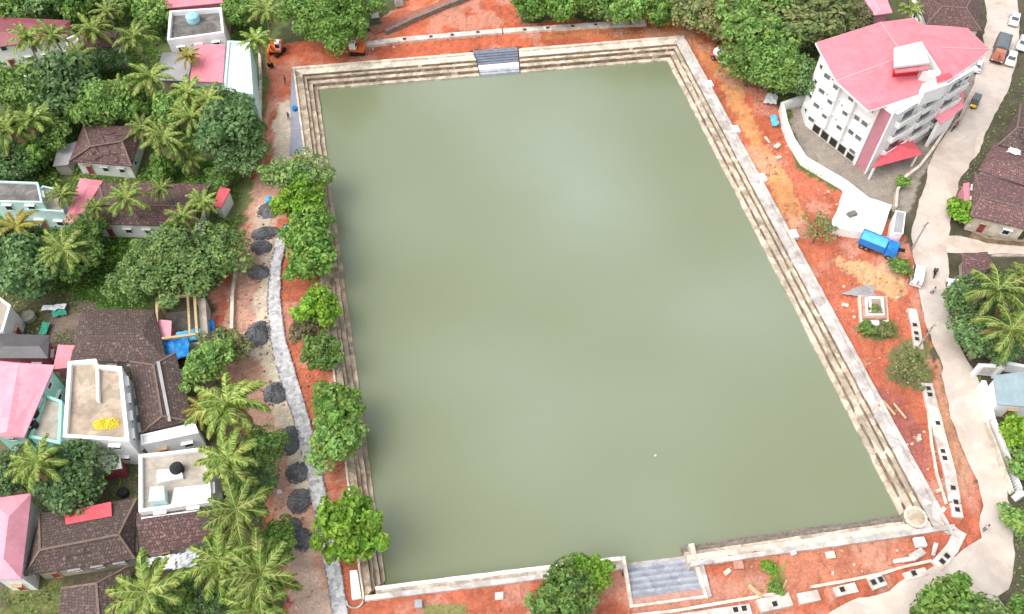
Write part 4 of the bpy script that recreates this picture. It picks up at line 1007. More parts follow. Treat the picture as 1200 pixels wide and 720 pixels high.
def palm(px, py, rpx, h, label, lean=0, yaw=None, mat=None, group='coconut palms'):
    _cnt[0] += 1; k = _cnt[0]; r = random.Random(k * 17)
    q = P(px, py, h); ppm = FOC / (q - CAMP).length; rad = rpx / ppm; s = rad / 4.0
    yaw = r.uniform(0, 6.28) if yaw is None else yaw
    t = T('coconut_palm', label, 'palm tree', (q.x, q.y, 0), group)
    a, b, d3 = PC[k % 4]
    c = bpy.data.objects.new('crown', a); COL.objects.link(c); c.parent = t; c.location = (0, 0, h); c.scale = (s * r.uniform(.92, 1.1), s * r.uniform(.92, 1.1), s * r.uniform(.85, 1.15)); c.rotation_euler = (r.uniform(-.22, .22), r.uniform(-.22, .22), r.uniform(0, 6.28))
    if mat: c.material_slots[0].link = 'OBJECT'; c.material_slots[0].material = M[mat]
    m_ = bpy.data.objects.new('midrib', b); COL.objects.link(m_); m_.parent = c
    m_ = bpy.data.objects.new('old_frond', d3); COL.objects.link(m_); m_.parent = c; m_['label'] = 'dry brown hanging fronds'
    tr = bpy.data.objects.new('trunk', PT[lean]); COL.objects.link(tr); tr.parent = t; tr.location = (0, 0, h); tr.scale = (1, 1, h / 10); tr.rotation_euler = (0, 0, yaw)
    return t
PALMS = [
 (244, 116, 20, 8, 'coconut palm in front of the dark tree below the pale aqua house', 0),
 (166, 150, 17, 7, 'slender coconut palm directly at the rear right corner of the hipped tile house', 1),
 (206, 172, 18, 6, 'coconut palm right above the lawn, left of the short young palm', 0),
 (92, 66, 16, 8, 'slender coconut palm beside the narrow white flat-roofed house', 1),
 (140, 104, 17, 7, 'slender coconut palm by the pale lane below the small white house', 1),
 (112, 244, 15, 7, 'slender coconut palm at the left end of the long dark tiled roof', 1),
 (32, 44, 19, 9, 'coconut palm leaning over the maroon roof, left one of two', 1),
 (61, 42, 20, 9, 'coconut palm in front of the maroon roof, right one of two', 0),
 (108, 36, 23, 9, 'coconut palm with a full crown between the white house and its tiled neighbour', 1),
 (157, 44, 21, 9, 'coconut palm right of the small white house, top left', 0),
 (126, 14, 17, 8, 'coconut palm near the top edge above the small white house', 0),
 (177, 90, 26, 8, 'coconut palm with pale drooping fronds left of the grey sheet shed', 0),
 (221, 66, 14, 7, 'small yellowish coconut palm standing against the pink flat roof', 0),
 (300, 47, 20, 9, 'coconut palm right of the pale aqua house by the red lane', 1),
 (312, 12, 20, 8, 'coconut palm at the top edge above the red lane', 0),
 (220, 108, 22, 8, 'coconut palm below the pink flat roof, highest of the cluster', 0),
 (191, 160, 24, 8, 'coconut palm with hanging fronds right of the hipped tile house', 0),
 (224, 138, 23, 8, 'coconut palm in the middle of the cluster beside the big dark tree', 1),
 (254, 150, 19, 8, 'coconut palm with a bare pale trunk against the big dark tree', 2),
 (222, 186, 18, 3.5, 'short young palm on the small green lawn', 0),
 (10, 152, 24, 8, 'coconut palm at the left edge level with the hipped tile house', 0),
 (37, 140, 22, 8, 'dull coconut palm behind the green bush at upper left', 0),
 (72, 229, 16, 6, 'palm crown over the pale aqua annexe beside the bright pink roof', 0),
 (148, 232, 23, 9, 'coconut palm over the left half of the long dark tiled roof', 0),
 (189, 222, 16, 8, 'coconut palm over the rear right of the long dark tiled roof', 0),
 (213, 254, 20, 7, 'coconut palm over the right end of the long dark tiled roof', 0),
 (237, 236, 17, 6, 'palm crown beside the little red-roofed hut', 0),
 (20, 266, 23, 9, 'brownish coconut palm at the left edge below the pale blue house', 1),
 (74, 292, 25, 9, 'coconut palm with a long bare trunk at the edge of the green slope', 2),
 (238, 478, 22, 4, 'yellow-orange palm half hidden at the end of the long tiled roof', 0),
 (268, 474, 40, 9, 'big coconut palm beside the dirt road, uppermost of the near row', 0),
 (268, 538, 39, 9, 'big coconut palm right of the bright white terrace', 0),
 (277, 597, 39, 9, 'big coconut palm right of the sloping tiled house', 0),
 (257, 659, 38, 8, 'big coconut palm right of the crumpled white tarpaulins', 0),
 (306, 674, 42, 9, 'large coconut palm next to the dirt road near the bottom edge', 0),
 (298, 714, 38, 8, 'coconut palm cut by the bottom edge beside the dirt road', 0),
 (172, 694, 40, 8, 'coconut palm in front of the dark tiled house at the bottom edge', 0),
 (44, 542, 28, 9, 'lone palm below the mint-walled house at the left edge', 0),
 (1170, 341, 33, 9, 'coconut palm beside the right-hand road, the upper of two', 1),
 (1186, 386, 33, 9, 'coconut palm behind the white gate, lower of two on the right', 2),
 (1206, 330, 24, 8, 'palm cut by the right edge above the white gate', 0),
 (1068, 12, 14, 7, 'small palm behind the red-roofed flats at the top edge', 0),
]
for px, py, r_, h, lab, ln in PALMS:
    mat = 'palmyellow' if ('yellow' in lab or 'brownish' in lab) else None
    palm(px, py, r_, h, lab, ln, mat=mat)
TREES = [
 # avenue between the paver path and the tank
 (351, 206, 29, 'mid', 'bushy tree by the tank, farthest of the avenue row, mixed green', 'lf_rain', 3.8),
 (354, 239, 31, 'fresh', 'bright yellow-green tree in the avenue row, second from the far end', 'lf_bright', 4.0),
 (359, 272, 29, 'fresh', 'mid green tree in the avenue row, third from the far end', None, 3.8),
 (364, 303, 31, 'fresh', 'leafy green tree closing the dense far clump of the avenue row', None, 3.8),
 (373, 362, 28, 'fresh', 'glossy yellow-green tree standing in the middle of the avenue', 'lf_bright', 3.6),
 (360, 380, 22, 'mid', 'brownish olive tree pressed against a glossy yellow-green one in the avenue', 'lf_brown', 3.0),
 (379, 414, 24, 'fresh', 'small round deep green tree in the avenue by the tank', 'lf_mid', 2.8),
 (393, 476, 32, 'fresh', 'leafy tree by the tank wall, upper half of a merged pair', None, 3.9),
 (394, 514, 31, 'fresh', 'darker leafy tree by the tank wall, lower half of a merged pair', 'lf_mid', 3.7),
 (411, 621, 41, 'fresh', 'large bright lime-green tree at the near left corner of the tank', 'lf_bright', 4.6),
 (663, 696, 35, 'fresh', 'round dark green tree at the near edge beside the ghat steps', 'lf_mid', 3.6),
 (692, 672, 23, 'fresh', 'small bright lime-green tree touching the round dark green one', 'lf_bright', 3.2),
 # left side
 (386, 24, 44, 'rain', 'big spreading light green tree above the far left corner of the tank', 'lf_fresh', 6),
 (354, 2, 27, 'mid', 'green tree at the top edge left of the big spreading one', None, 6),
 (412, 8, 24, 'mid', 'darker tree at the top edge right of the big spreading one', None, 5),
 (274, 152, 36, 'dark', 'tall dense dark green tree beside the red lane', 'lf_dark', 7.5),
 (260, 124, 24, 'dark', 'dark tree just below the pale aqua house', 'lf_dark', 6),
 (286, 180, 25, 'dark', 'dark tree bulging toward the red lane below its taller neighbour', None, 5.5),
 (220, 306, 54, 'rain', 'very wide soft green tree crown reaching the dirt road', None, 5),
 (168, 316, 42, 'rain', 'wide soft green tree on the grassy slope', None, 4.5),
 (258, 292, 26, 'rain', 'soft green tree filling the gap below the little red-roofed hut', None, 4),
 (30, 312, 40, 'dark', 'dense dark tree at the left edge behind a brownish palm', None, 6),
 (10, 300, 34, 'dark', 'dark tree cut by the left edge above the white house', None, 5.5),
 (84, 300, 30, 'dark', 'dark green tree behind the palm with the long bare trunk', 'lf_mid', 5),
 (100, 278, 22, 'mid', 'small tree under the front wall of the pale aqua annexe', None, 3),
 (242, 426, 27, 'fresh', 'big-leafed green tree next to the bright blue tarpaulin', 'lf_mid', 5),
 (266, 406, 24, 'olive', 'smooth yellowish olive tree at the edge of the dirt road', None, 3.5),
 (86, 566, 34, 'dark', 'large dusky dark tree beside the red sheet patch on a tiled roof', None, 4.5),
 (10, 556, 24, 'dark', 'dark tree at the left edge above the pink hipped roof', None, 5),
 (308, 524, 26, 'dark', 'dark tree behind the big palms along the dirt road', 'lf_mid', 5),
 (296, 560, 26, 'dark', 'dark tree low between two big palms', None, 4),
 (324, 634, 22, 'fresh', 'fresh green tree at the edge of the dirt road by two joined gravel heaps', None, 3.2),
 (244, 700, 22, 'dark', 'small dark tree between the palms at the bottom edge', None, 3.2),
 (212, 712, 24, 'dark', 'dark bushy tree at the bottom edge right of the front palm', 'lf_mid', 3),
 (34, 184, 26, 'fresh', 'round green bush-like tree left of the weathered lean-to', 'lf_fresh', 2.8),
 (76, 106, 34, 'dark', 'dark tree below the narrow white house, upper left', 'lf_dark', 5),
 (22, 108, 32, 'mid', 'green tree below the white wall of the maroon-roofed house', None, 5),
 (124, 72, 16, 'dark', 'small bluish dark tree before the white wall with a tiled roof', None, 3.5),
 (120, 126, 30, 'mid', 'green tree behind the hipped tile house', None, 4.5),
 (158, 124, 24, 'fresh', 'light green tree right behind the hipped tile house', None, 4),
 (200, 128, 24, 'mid', 'green tree among the palm cluster below the sheet shed', None, 4.5),
 (60, 152, 24, 'mid', 'green tree left of the hipped tile house', None, 3.5),
 (6, 196, 26, 'mid', 'green tree at the left edge above the pale blue house', 'lf_dark', 3.5),
 (182, 12, 26, 'mid', 'green tree at the top edge left of the dark-stained terrace', None, 5),
 (146, -4, 28, 'mid', 'green tree half cut by the top edge, upper left', None, 5),
 (92, 8, 24, 'fresh', 'light green tree near the top edge behind the palms', None, 5),
 (20, 4, 30, 'mid', 'tree behind the maroon roof at the top left corner', None, 5),
 (60, -6, 28, 'mid', 'tree cut by the top edge behind the maroon roof', 'lf_dark', 5),
 (280, 6, 22, 'dark', 'dark tree at the top edge right of the dark-stained terrace', 'lf_mid', 5),
 (190, 196, 16, 'fresh', 'small tree between a palm and the lawn, right of the hipped tile house', None, 2.5),
 (258, 208, 16, 'mid', 'small tree at the corner of the lawn by the red lane', None, 2.6),
 # top centre and top right
 (622, 6, 22, 'fresh', 'light green bushy tree on the bank, left end of the far tree line', 'lf_fresh', 3.5),
 (660, 4, 26, 'mid', 'green tree of the far tree line, second from the left', 'lf_fresh', 4),
 (700, 0, 28, 'dark', 'darker tree of the far tree line above the far wall', 'lf_mid', 4.5),
 (742, 6, 26, 'mid', 'leafy tree of the far tree line near its middle', None, 4.5),
 (774, 12, 22, 'fresh', 'light green tree hanging over the red bank at the top', None, 3.8),
 (808, 6, 28, 'olive', 'yellowish olive tree above the far right corner of the tank', None, 5),
 (846, 24, 30, 'olive', 'olive tree bordering the red track beyond the far right corner', 'lf_pale', 5),
 (886, 44, 40, 'olive', 'broad olive green tree left of the red-roofed flats', 'lf_mid', 6),
 (916, 84, 34, 'dark', 'dark green tree beside the corner of the white compound wall', 'lf_mid', 5.5),
 (880, 76, 28, 'mid', 'green tree overhanging the cyan tarpaulin', None, 4.5),
 (942, 92, 24, 'dark', 'very dark tree touching the left face of the flats', 'lf_dark', 5.5),
 (930, 30, 40, 'olive', 'olive tree at the back left of the flats', None, 6),
 (890, 4, 36, 'mid', 'green tree at the top edge left of the flats', None, 5.5),
 (968, 16, 30, 'olive', 'dull olive tree behind the pink-red roof', None, 6),
 (1004, 22, 18, 'mid', 'small tree squeezed behind the big roof and the pale pink one', 'lf_brown', 4),
 (846, -6, 30, 'mid', 'tree cut by the top edge above the olive trees', None, 6),
 # right side
 (960, 268, 20, 'sparse', 'thin grey-green tree on the red earth beside the whitewashed low building', None, 3.2),
 (1068, 428, 23, 'sparse', 'thin olive-brown tree with see-through twiggy crown by the road drain', None, 3.2),
 (1056, 312, 13, 'bush', 'green bush right behind the blue lorry', 'lf_mid', 1.4),
 (1128, 247, 16, 'bush', 'yellow-green bush at the corner of the lowest right-hand tiled house', 'lf_bright', 2),
 (1058, 214, 8, 'bush', 'little bush inside the compound by the road wall', None, 1.2),
 (1132, 352, 24, 'dark', 'dark tree leaning over the road by the parked white car', None, 4.5),
 (1146, 392, 26, 'dark', 'dark tree between the road and the palm behind the white gate', None, 4.5),
 (1172, 410, 18, 'dark', 'dark shrubby tree just behind the white gate', None, 3),
 (1192, 505, 22, 'bush', 'yellow-green garden tree inside the white balustrade', 'lf_bright', 2.5),
 (1200, 545, 20, 'bush', 'garden shrub at the right edge behind the balustrade, dark green', 'lf_mid', 2),
 (1196, 612, 18, 'bush', 'shrub at the right edge below the end of the balustrade', 'lf_mid', 1.8),
 (1108, 736, 38, 'mid', 'leafy tree at the bottom right beside the road bend, left of two', 'lf_fresh', 4.5),
 (1152, 738, 38, 'mid', 'leafy tree at the bottom right beside the road bend, right of two', 'lf_rain', 4.5),
 (1200, 730, 28, 'mid', 'tree cut by the right edge at the bottom corner', 'lf_fresh', 3.5),
 (1024, 362, 7, 'bush', 'small plant growing inside the red-edged shrine planter', 'lf_olive', 1.5),
 (1016, 386, 11, 'bush', 'leafy green plant at the near left foot of the shrine planter', 'lf_mid', .7),
 (1036, 387, 10, 'bush', 'leafy green plant at the near right foot of the shrine planter', 'lf_olive', .7),
 (902, 664, 9, 'bush', 'small yellow-green weed clump growing below the near tank wall', 'lf_bright', .6),
 (909, 688, 9, 'bush', 'small weed clump beside the wooden debris on the near bank', 'lf_fresh', .6),
]
for row in TREES:
    px, py, r_, ty, lab, mat, hc = row
    bush = ty == 'bush'
    tree(px, py, r_, ty, lab, mat, hc, 'shrub' if bush else 'tree', None if bush else None, cat='shrub' if bush else 'tree')

# ---- undergrowth and grass: uncountable
def scatter_leaves(name, polys, n, size, mat, h=.8, seed=1, avoid=True, clumpy=.5, nup=.6):
    r = np.random.default_rng(seed); rr = random.Random(seed); V = []; F = []
    for poly in polys:
        pp = PX(poly); xs = [q.x for q in pp]; ys = [q.y for q in pp]
        A_ = abs(area(pp)); k = int(n * A_)
        x = r.uniform(min(xs), max(xs), k * 2); y = r.uniform(min(ys), max(ys), k * 2)
        ok = inpoly(x, y, pp)
        dens = fbm(x, y, 5, seed); ok &= dens > clumpy * .9
        if avoid:
            for fpt in FOOT: ok &= ~inpoly(x, y, fpt)
            ok &= ~inpoly(x, y, ROADP) & ~inpoly(x, y, LOW)
        hh = (fbm(x, y, 4, seed + 3) ** 1.5) * h * 1.6
        for i in np.nonzero(ok)[0][:k]:
            nrm = (rvec(rr) + Vector((0, 0, nup))).normalized(); t = nrm.cross(rvec(rr)).normalized(); b = nrm.cross(t)
            s = size * rr.uniform(.6, 1.5); p = Vector((x[i], y[i], hh[i] * rr.random() + .05)); j = len(V)
            V += [tuple(p - t * s * .8), tuple(p + b * s * .4), tuple(p + t * s * .8), tuple(p - b * s * .4)]; F.append((j, j + 1, j + 2, j + 3))
    me = bpy.data.meshes.new(name); me.from_pydata(V, [], F); me.materials.append(M[mat]); me.update()
    o = bpy.data.objects.new(name, me); COL.objects.link(o); o['kind'] = 'stuff'; return o
ROADP = PX(ROAD_L + ROAD_R)
scatter_leaves('undergrowth', [[(-30, -20), (325, -20), (312, 70), (300, 200), (280, 262), (250, 345), (-30, 345)]], 10, .3, 'lf_fresh', 1.3, 5, True, .4)
scatter_leaves('low_weeds', [[(-30, 345), (240, 350), (290, 470), (318, 640), (325, 740), (-30, 740)]], 5, .24, 'lf_mid', .7, 6, True, .54)
scatter_leaves('far_thicket', [[(612, 20), (606, -20), (1010, -20), (985, 45), (950, 110), (908, 104), (872, 70), (845, 30), (770, 14)]], 7, .3, 'lf_olive', 1.2, 7, True, .42)
scatter_leaves('grass', [[(88, 268), (190, 262), (196, 300), (172, 360), (90, 355)], [(205, 190), (275, 192), (265, 214), (205, 212)], [(0, 690), (66, 690), (70, 730), (0, 730)]], 14, .16, 'grass', .35, 8, True, .2)
scatter_leaves('verge_plants', [[(913, 112), (924, 112), (932, 160), (944, 188), (985, 214), (982, 222), (938, 196), (917, 150)], [(1140, 255), (1200, 268), (1200, 284), (1136, 272)], [(1120, 340), (1134, 345), (1160, 420), (1215, 430), (1215, 320), (1180, 310)], [(1136, 436), (1150, 442), (1152, 490), (1143, 488)], [(1170, 500), (1215, 480), (1215, 620), (1192, 600)], [(1185, 640), (1215, 600), (1215, 740), (1160, 740), (1188, 690)], [(1115, 205), (1135, 175), (1190, 90), (1215, 90), (1215, 130), (1185, 145), (1140, 205), (1128, 240), (1118, 240)]], 9, .2, 'lf_mid', .6, 9, True, .3)
scatter_leaves('weed_tufts', [[(1000, 372), (1050, 376), (1054, 400), (1004, 396)], [(1048, 396), (1092, 405), (1096, 440), (1080, 462), (1046, 450)], [(888, 656), (915, 656), (918, 698), (900, 705)], [(490, 708), (545, 706), (560, 740), (490, 740)], [(820, 652), (860, 655), (850, 668), (824, 664)], [(340, 330), (360, 330), (380, 440), (372, 460)]], 7, .13, 'lf_olive', .3, 10, False, .48)

# ================================================================== SITE WALLS, DRAINS, POLES
def wall_line(name, label, pts, h, th, mat, cat='wall', cap=None, z=0, group=None):
    q = [P(a, b, h) for a, b in pts]; c = sum(q, Vector()) / len(q)
    t = T(name, label, cat, (c.x, c.y, 0), group)
    L2 = []; Rr = []
    for i, v in enumerate(q):
        d1 = (q[min(i + 1, len(q) - 1)] - q[max(i - 1, 0)]); n = Vector((-d1.y, d1.x, 0)).normalized()
        L2.append(V3(v + n * th / 2, 0)); Rr.append(V3(v - n * th / 2, 0))
    mb = MB(); mc = MB()
    for i in range(len(q) - 1):
        mb.prism([L2[i], L2[i + 1], Rr[i + 1], Rr[i]], -.3, h - .1)
        e = .06
        g = lambda v, c_: c_ + (v - c_) * (1 + 2 * e / th)
        c1 = (L2[i] + Rr[i]) / 2; c2 = (L2[i + 1] + Rr[i + 1]) / 2
        mc.prism([g(L2[i], c1), g(L2[i + 1], c2), g(Rr[i + 1], c2), g(Rr[i], c1)], h - .098, h)
    mb.build('wall', M[mat], t); mc.build('coping', M[cap or mat], t)
    return t
wall_line('compound_wall', 'white compound wall bending around the red-roofed flats', [(950, 112), (934, 115), (917, 121), (921, 142), (929, 162), (943, 184), (966, 198), (990, 212), (1017, 233)], 1.7, .55, 'white')
wall_line('compound_wall', 'low curved pale wall between the flats and the road', [(1050, 242), (1052, 222), (1062, 206), (1078, 194), (1092, 176), (1104, 158), (1112, 146)], 1.1, .3, 'cream')
wall_line('boundary_wall', 'white boundary wall of the blue-roofed house facing the road', [(1153, 446), (1158, 464), (1164, 490)], 1.7, .5, 'clean_white')
wall_line('boundary_wall', 'white wall running right from the gate posts to the picture edge', [(1166, 420), (1184, 426), (1215, 432)], 1.7, .4, 'clean_white')
wall_line('boundary_wall', 'dark mossy boundary wall behind the road trees on the right', [(1128, 372), (1137, 396), (1143, 416)], 1.5, .35, 'riser')
wall_line('boundary_wall', 'long thin dark wall beside the lane leading right off the road', [(1140, 272), (1160, 279), (1215, 284)], 1.1, .35, 'riser')
wall_line('field_wall', 'low dark stone wall along the rust-brown lane at the top', [(452, 36), (484, 21), (520, 6), (552, -6)], .9, .5, 'rubble', 'parapet')
wall_line('lane_wall', 'long pale yard wall left of the dirt road beside the half-built frame', [(276, 315), (272, 345), (271, 385)], .7, .35, 'cream')
wall_line('yard_wall', 'low pale yard wall beside the red lane under the tall dark tree', [(304, 62), (305, 100), (304, 140)], .9, .35, 'cream')
wall_line('yard_wall', 'white yard wall behind the hedge below the maroon-roofed house', [(8, 88), (60, 90), (98, 88)], 1.3, .3, 'clean_white')
# white gate with two posts
q = P(1168, 428, 0)
t = T('gate', 'white house gate with posts and a flat top between road and palm', 'gate', (q.x, q.y, 0))
a, b = P(1150, 428, 2.6), P(1174, 430, 2.6)
for v in (a, b): MB().box((v.x, v.y, 1.3), (.6, .6, 2.6)).build('post', M['clean_white'], t, bevel=.04)
MB().bar(V3(a, 2.55) + (b - a).normalized() * .32, V3(b, 2.55) - (b - a).normalized() * .32, .5, .28).build('lintel', M['clean_white'], t)
mb = MB(); d = (b - a)
for i in range(13):
    v = a + d * ((i + 1) / 14); mb.box((v.x, v.y, 1.05), (.07, .07, 1.7))
mb.bar(V3(a, 1.9) + d * .03, V3(b, 1.9) - d * .03, .06, .08); mb.bar(V3(a, .25) + d * .03, V3(b, .25) - d * .03, .06, .08)
mb.build('grille', M['clean_white'], t)
# balustrade
pts = [(1158, 493), (1172, 528), (1189, 575)]
q = [P(x, y, 1.2) for x, y in pts]
t = T('balustrade', 'cream and white balustrade wall along the road, right of the blue-roofed house', 'balustrade', (q[1].x, q[1].y, 0))
for nm, dx, h, mt in (('outer_wall', 0, .9, 'cream'),):
    mb = MB()
    for i in range(2): mb.bar(V3(q[i], h / 2), V3(q[i + 1], h / 2), .3, h)
    mb.build(nm, M[mt], t)
rail = MB()
for i in range(2):
    off_ = Vector((.85, .2, 0)); rail.bar(V3(q[i], 1.25) + off_, V3(q[i + 1], 1.25) + off_, .34, .16)
rail.build('rail', M['clean_white'], t)
n = 30
for i in range(n):
    f_ = (i + .5) / n * 2; k = min(1, int(f_)); v = q[k].lerp(q[k + 1], f_ - k) + Vector((.85, .2, 0))
    MB().box((v.x, v.y, .57), (.24, .24, 1.18), .4).build('baluster', M['clean_white'], t)
MB().box((q[2].x + .5, q[2].y - .5, .8), (.8, .8, 1.6), .4).build('post', M['clean_white'], t, bevel=.05)
# drain along the far edge
def drain(name, label, pts, holes, wd, h, mat='cream', group='concrete drain lengths', seed=1):
    q = [P(a, b, h) for a, b in pts]; c = sum(q, Vector()) / len(q)
    t = T(name, label, 'drain', (c.x, c.y, 0), group)
    Lp = []; Rp = []
    for i, v in enumerate(q):
        d = (q[min(i + 1, len(q) - 1)] - q[max(i - 1, 0)]).normalized(); n = Vector((-d.y, d.x, 0))
        Lp.append(V3(v + n * wd / 2, 0)); Rp.append(V3(v - n * wd / 2, 0))
    mb = MB()
    for i in range(len(q) - 1): mb.prism([Lp[i], Lp[i + 1], Rp[i + 1], Rp[i]], -.2, h)
    mb.build('slab', M[mat], t)
    for (px, py, k) in holes:
        v = P(px, py, h); j = min(range(len(q) - 1), key=lambda i: ((q[i] + q[i + 1]) / 2 - v).length); d = (q[j + 1] - q[j]).normalized()
        for e in range(k):
            w_ = v + d * ((e - (k - 1) / 2) * 1.0)
            o = MB().box((w_.x, w_.y, h + .012), (.6, .6, .02), math.atan2(d.y, d.x)).build('opening', M['void'], t)
            fr = MB()
            for sx, sy, lx, ly in ((.35, 0, .1, .8), (-.35, 0, .1, .8), (0, .35, .6, .1), (0, -.35, .6, .1)):
                an = math.atan2(d.y, d.x); fr.box((w_.x + sx * math.cos(an) - sy * math.sin(an), w_.y + sx * math.sin(an) + sy * math.cos(an), h + .035), (lx, ly, .07), an)
            fr.build('rim', M['parapet'], o)
    return t
drain('drain', 'whitish concrete drain length beside the shrine, topmost along the road', [(1069, 362), (1074, 386), (1077, 408)], [(1072, 381, 1), (1074, 394, 2)], 1.25, .3, 'drainconc')
drain('drain', 'longest whitish concrete drain length between red earth and road', [(1086, 449), (1094, 480), (1103, 515), (1113, 552), (1119, 588)], [(1089, 459, 2), (1099, 496, 1), (1106, 533, 2), (1117, 572, 1)], 1.5, .3, 'drainconc')
drain('drain', 'short concrete drain length ending at the road corner debris', [(1120, 590), (1123, 606)], [(1121, 593, 2)], 1.3, .34, 'drainconc')
drain('drain', 'slanting concrete drain length on the near right corner, two dark openings', [(1126, 622), (1116, 643), (1098, 663)], [(1107, 655, 2)], 1.4, .3, 'drainconc')
drain('drain', 'broken drain length with one opening, right of the piled white slabs', [(1086, 669), (1060, 676)], [(1071, 672, 1)], .9, .2, 'drainconc')
drain('drain', 'squarish drain piece with two openings on the near red bank', [(1036, 678), (1020, 684)], [(1028, 681, 2)], 1.5, .28, 'drainconc')
drain('drain', 'short drain piece with one opening below the rubble-edged wall', [(1004, 688), (978, 694)], [(987, 691, 1)], 1.1, .26, 'drainconc')
drain('drain', 'white drain length raised on the near bank beside the leaning planks', [(927, 702), (890, 710)], [(908, 708, 1)], 1.5, .6, 'drainconc')
drain('drain', 'cream drain length right of the leaning planks with no opening', [(960, 697), (936, 702)], [], 1.2, .4, 'drainconc')
drain('drain', 'drain length with two openings at the bottom edge, left of the raised white one', [(880, 714), (800, 726)], [(867, 714, 2)], 1.3, .3, 'drainconc')
drain('drain', 'far drain stretch with dark gaps, left half beyond the tank', [(424, 52), (470, 46), (530, 41), (588, 36)], [(474, 46, 1), (505, 43, 1), (530, 41, 1), (560, 38, 1)], 1.3, .35, 'drainconc')
drain('drain', 'far drain stretch with dark gaps, right half beyond the tank', [(590, 36), (650, 32), (700, 29), (757, 26)], [(615, 35, 1), (642, 33, 1), (671, 31, 1), (698, 29, 1), (725, 27, 1)], 1.3, .35, 'drainconc')
# thin pale kerb lines on the red earth
for k, (lab, pts) in enumerate((
    ('thin pale kerb line between the red earth and the longest drain', [(1088, 483), (1092, 520), (1098, 555), (1109, 590)]),
    ('thin cream kerb line curving below the piled white slabs', [(1092, 657), (1060, 664), (1030, 673), (990, 681), (950, 688)]),
    ('thin cream kerb line on the red bank right of the ghat', [(920, 694), (860, 704), (790, 716), (700, 726)]))):
    wall_line('kerb_line', lab, pts, .22, .22, 'cream', 'kerb', group='thin kerb lines on the red earth')

def pole(px, py, h, label, lamp=False):
    q = P(px, py, 0); t = T('utility_pole', label, 'pole', (q.x, q.y, 0), 'utility poles by the road')
    MB().tube([(q.x, q.y, -.2), (q.x, q.y, h)], [.16, .1], 8).build('shaft', M['concrete'], t)
    MB().box((q.x, q.y, h - .5), (1.5, .1, .12), .5).build('cross_arm', M['chrome'], t)
    mb = MB()
    for e in (-.65, 0, .65):
        MB().tube([(q.x + e * math.cos(.5), q.y + e * math.sin(.5), h - .44), (q.x + e * math.cos(.5), q.y + e * math.sin(.5), h - .25)], .06, 6).build('insulator', M['clean_white'], t)
pole(1069, 291, 6.0, 'grey utility pole on the left kerb of the road beside the blue lorry')
pole(1075, 409, 6.0, 'grey utility pole at the lower end of the drain beside the shrine')
pole(1121, 150, 5.0, 'grey utility pole by the road in front of the flats')

# ================================================================== VEHICLES
def wheel(parent, x, y, r, wd):
    w_ = MB(); w_.tube([(x, y - wd / 2, r), (x, y + wd / 2, r)], r, 16); o = w_.build('wheel', M['black'], parent)
    MB().tube([(x, y - wd / 2 - .012, r), (x, y + wd / 2 + .012, r)], r * .58, 12).build('rim', M['chrome'], o)
def profile(mb, prof, wd, top=None):
    """side outline (x,z) extruded across y, narrowing above z=top"""
    k = lambda z: wd / 2 * (1 if top is None or z <= top else .82)
    n = len(prof); l = [(x, -k(z), z) for x, z in prof]; r = [(x, k(z), z) for x, z in prof]
    i0 = len(mb.v); mb.mesh(l + r, [tuple(range(n))[::1], tuple(range(n, 2 * n))[::-1]] + [(i, i + n, (i + 1) % n + n, (i + 1) % n) for i in range(n)])
    return mb
def loc_of(px, py, fx, fy):
    a = P(px, py, 0); b = P(fx, fy, 0); return (a.x, a.y, 0), math.atan2(b.y - a.y, b.x - a.x)
def car(label, px, py, fx, fy, L=4.0, mat='carwhite', van=False):
    t = T('car', label, 'car', (0, 0, 0), 'cars on the right-hand road'); s = L / 4.0
    if van: body = [(-2, .3), (2, .3), (2.05, .75), (1.75, 1.05), (1.25, 1.85), (-1.9, 1.9), (-2.02, 1.0)]; glass = [(1.72, 1.1), (1.3, 1.74), (-1.86, 1.78), (-1.95, 1.15)]
    else: body = [(-2, .35), (-1.95, .28), (1.9, .28), (2.02, .5), (1.95, .78), (1.0, .93), (.35, 1.42), (-.95, 1.47), (-1.6, 1.02), (-1.98, .95)]; glass = [(1.0, .97), (.42, 1.37), (-.98, 1.4), (-1.58, 1.05)]
    bo = profile(MB(), [(x * s, z) for x, z in body], 1.7, .95).build('body', M[mat], t, bevel=.07)
    profile(MB(), [(x * s * .96, z - .03) for x, z in glass], 1.56).build('side_glass', M['glass'], bo)
    a, b = (glass[0], glass[1])
    MB().face([(a[0] * s + .03, -.66, a[1]), (a[0] * s + .03, .66, a[1]), (b[0] * s + .04, .6, b[1] + .02), (b[0] * s + .04, -.6, b[1] + .02)])
    ws = MB(); ws.bar((a[0] * s + .0, 0, a[1] + .03), (b[0] * s + .03, 0, b[1] + .01), 1.25, .04); ws.build('windscreen', M['glass'], bo)
    ws = MB(); a, b = glass[-1], glass[-2]; ws.bar((a[0] * s, 0, a[1] + .02), (b[0] * s - .02, 0, b[1] + .01), 1.2, .04); ws.build('rear_window', M['glass'], bo)
    for x in (-1.25 * s, 1.25 * s):
        for y in (-.78, .78): wheel(t, x, y, .31, .2)
    for y in (-.58, .58): MB().box((1.98 * s, y, .66), (.1, .34, .16)).build('headlight', M['lampglass'], bo)
    for y in (-.62, .62): MB().box((-1.99 * s, y, .82), (.06, .25, .16)).build('tail_light', M['redpaint'], bo)
    MB().box((2.03 * s, 0, .42), (.1, 1.5, .16)).build('bumper', M['black'] if van else M['chrome'], bo)
    l, rz = loc_of(px, py, fx, fy); t.location = l; t.rotation_euler = (0, 0, rz); return t
car('white van with a flat front parked on the left kerb near the blue lorry', 1073, 327, 1076, 310, 3.7, van=True)
car('white car parked at the right kerb under the dark trees', 1117, 343, 1113, 325, 4.1)
car('white car driving right behind the truck near the flats', 1183, 72, 1180, 84, 4.0)
car('white car parked at the right edge across from the truck', 1197, 54, 1190, 70, 4.3)
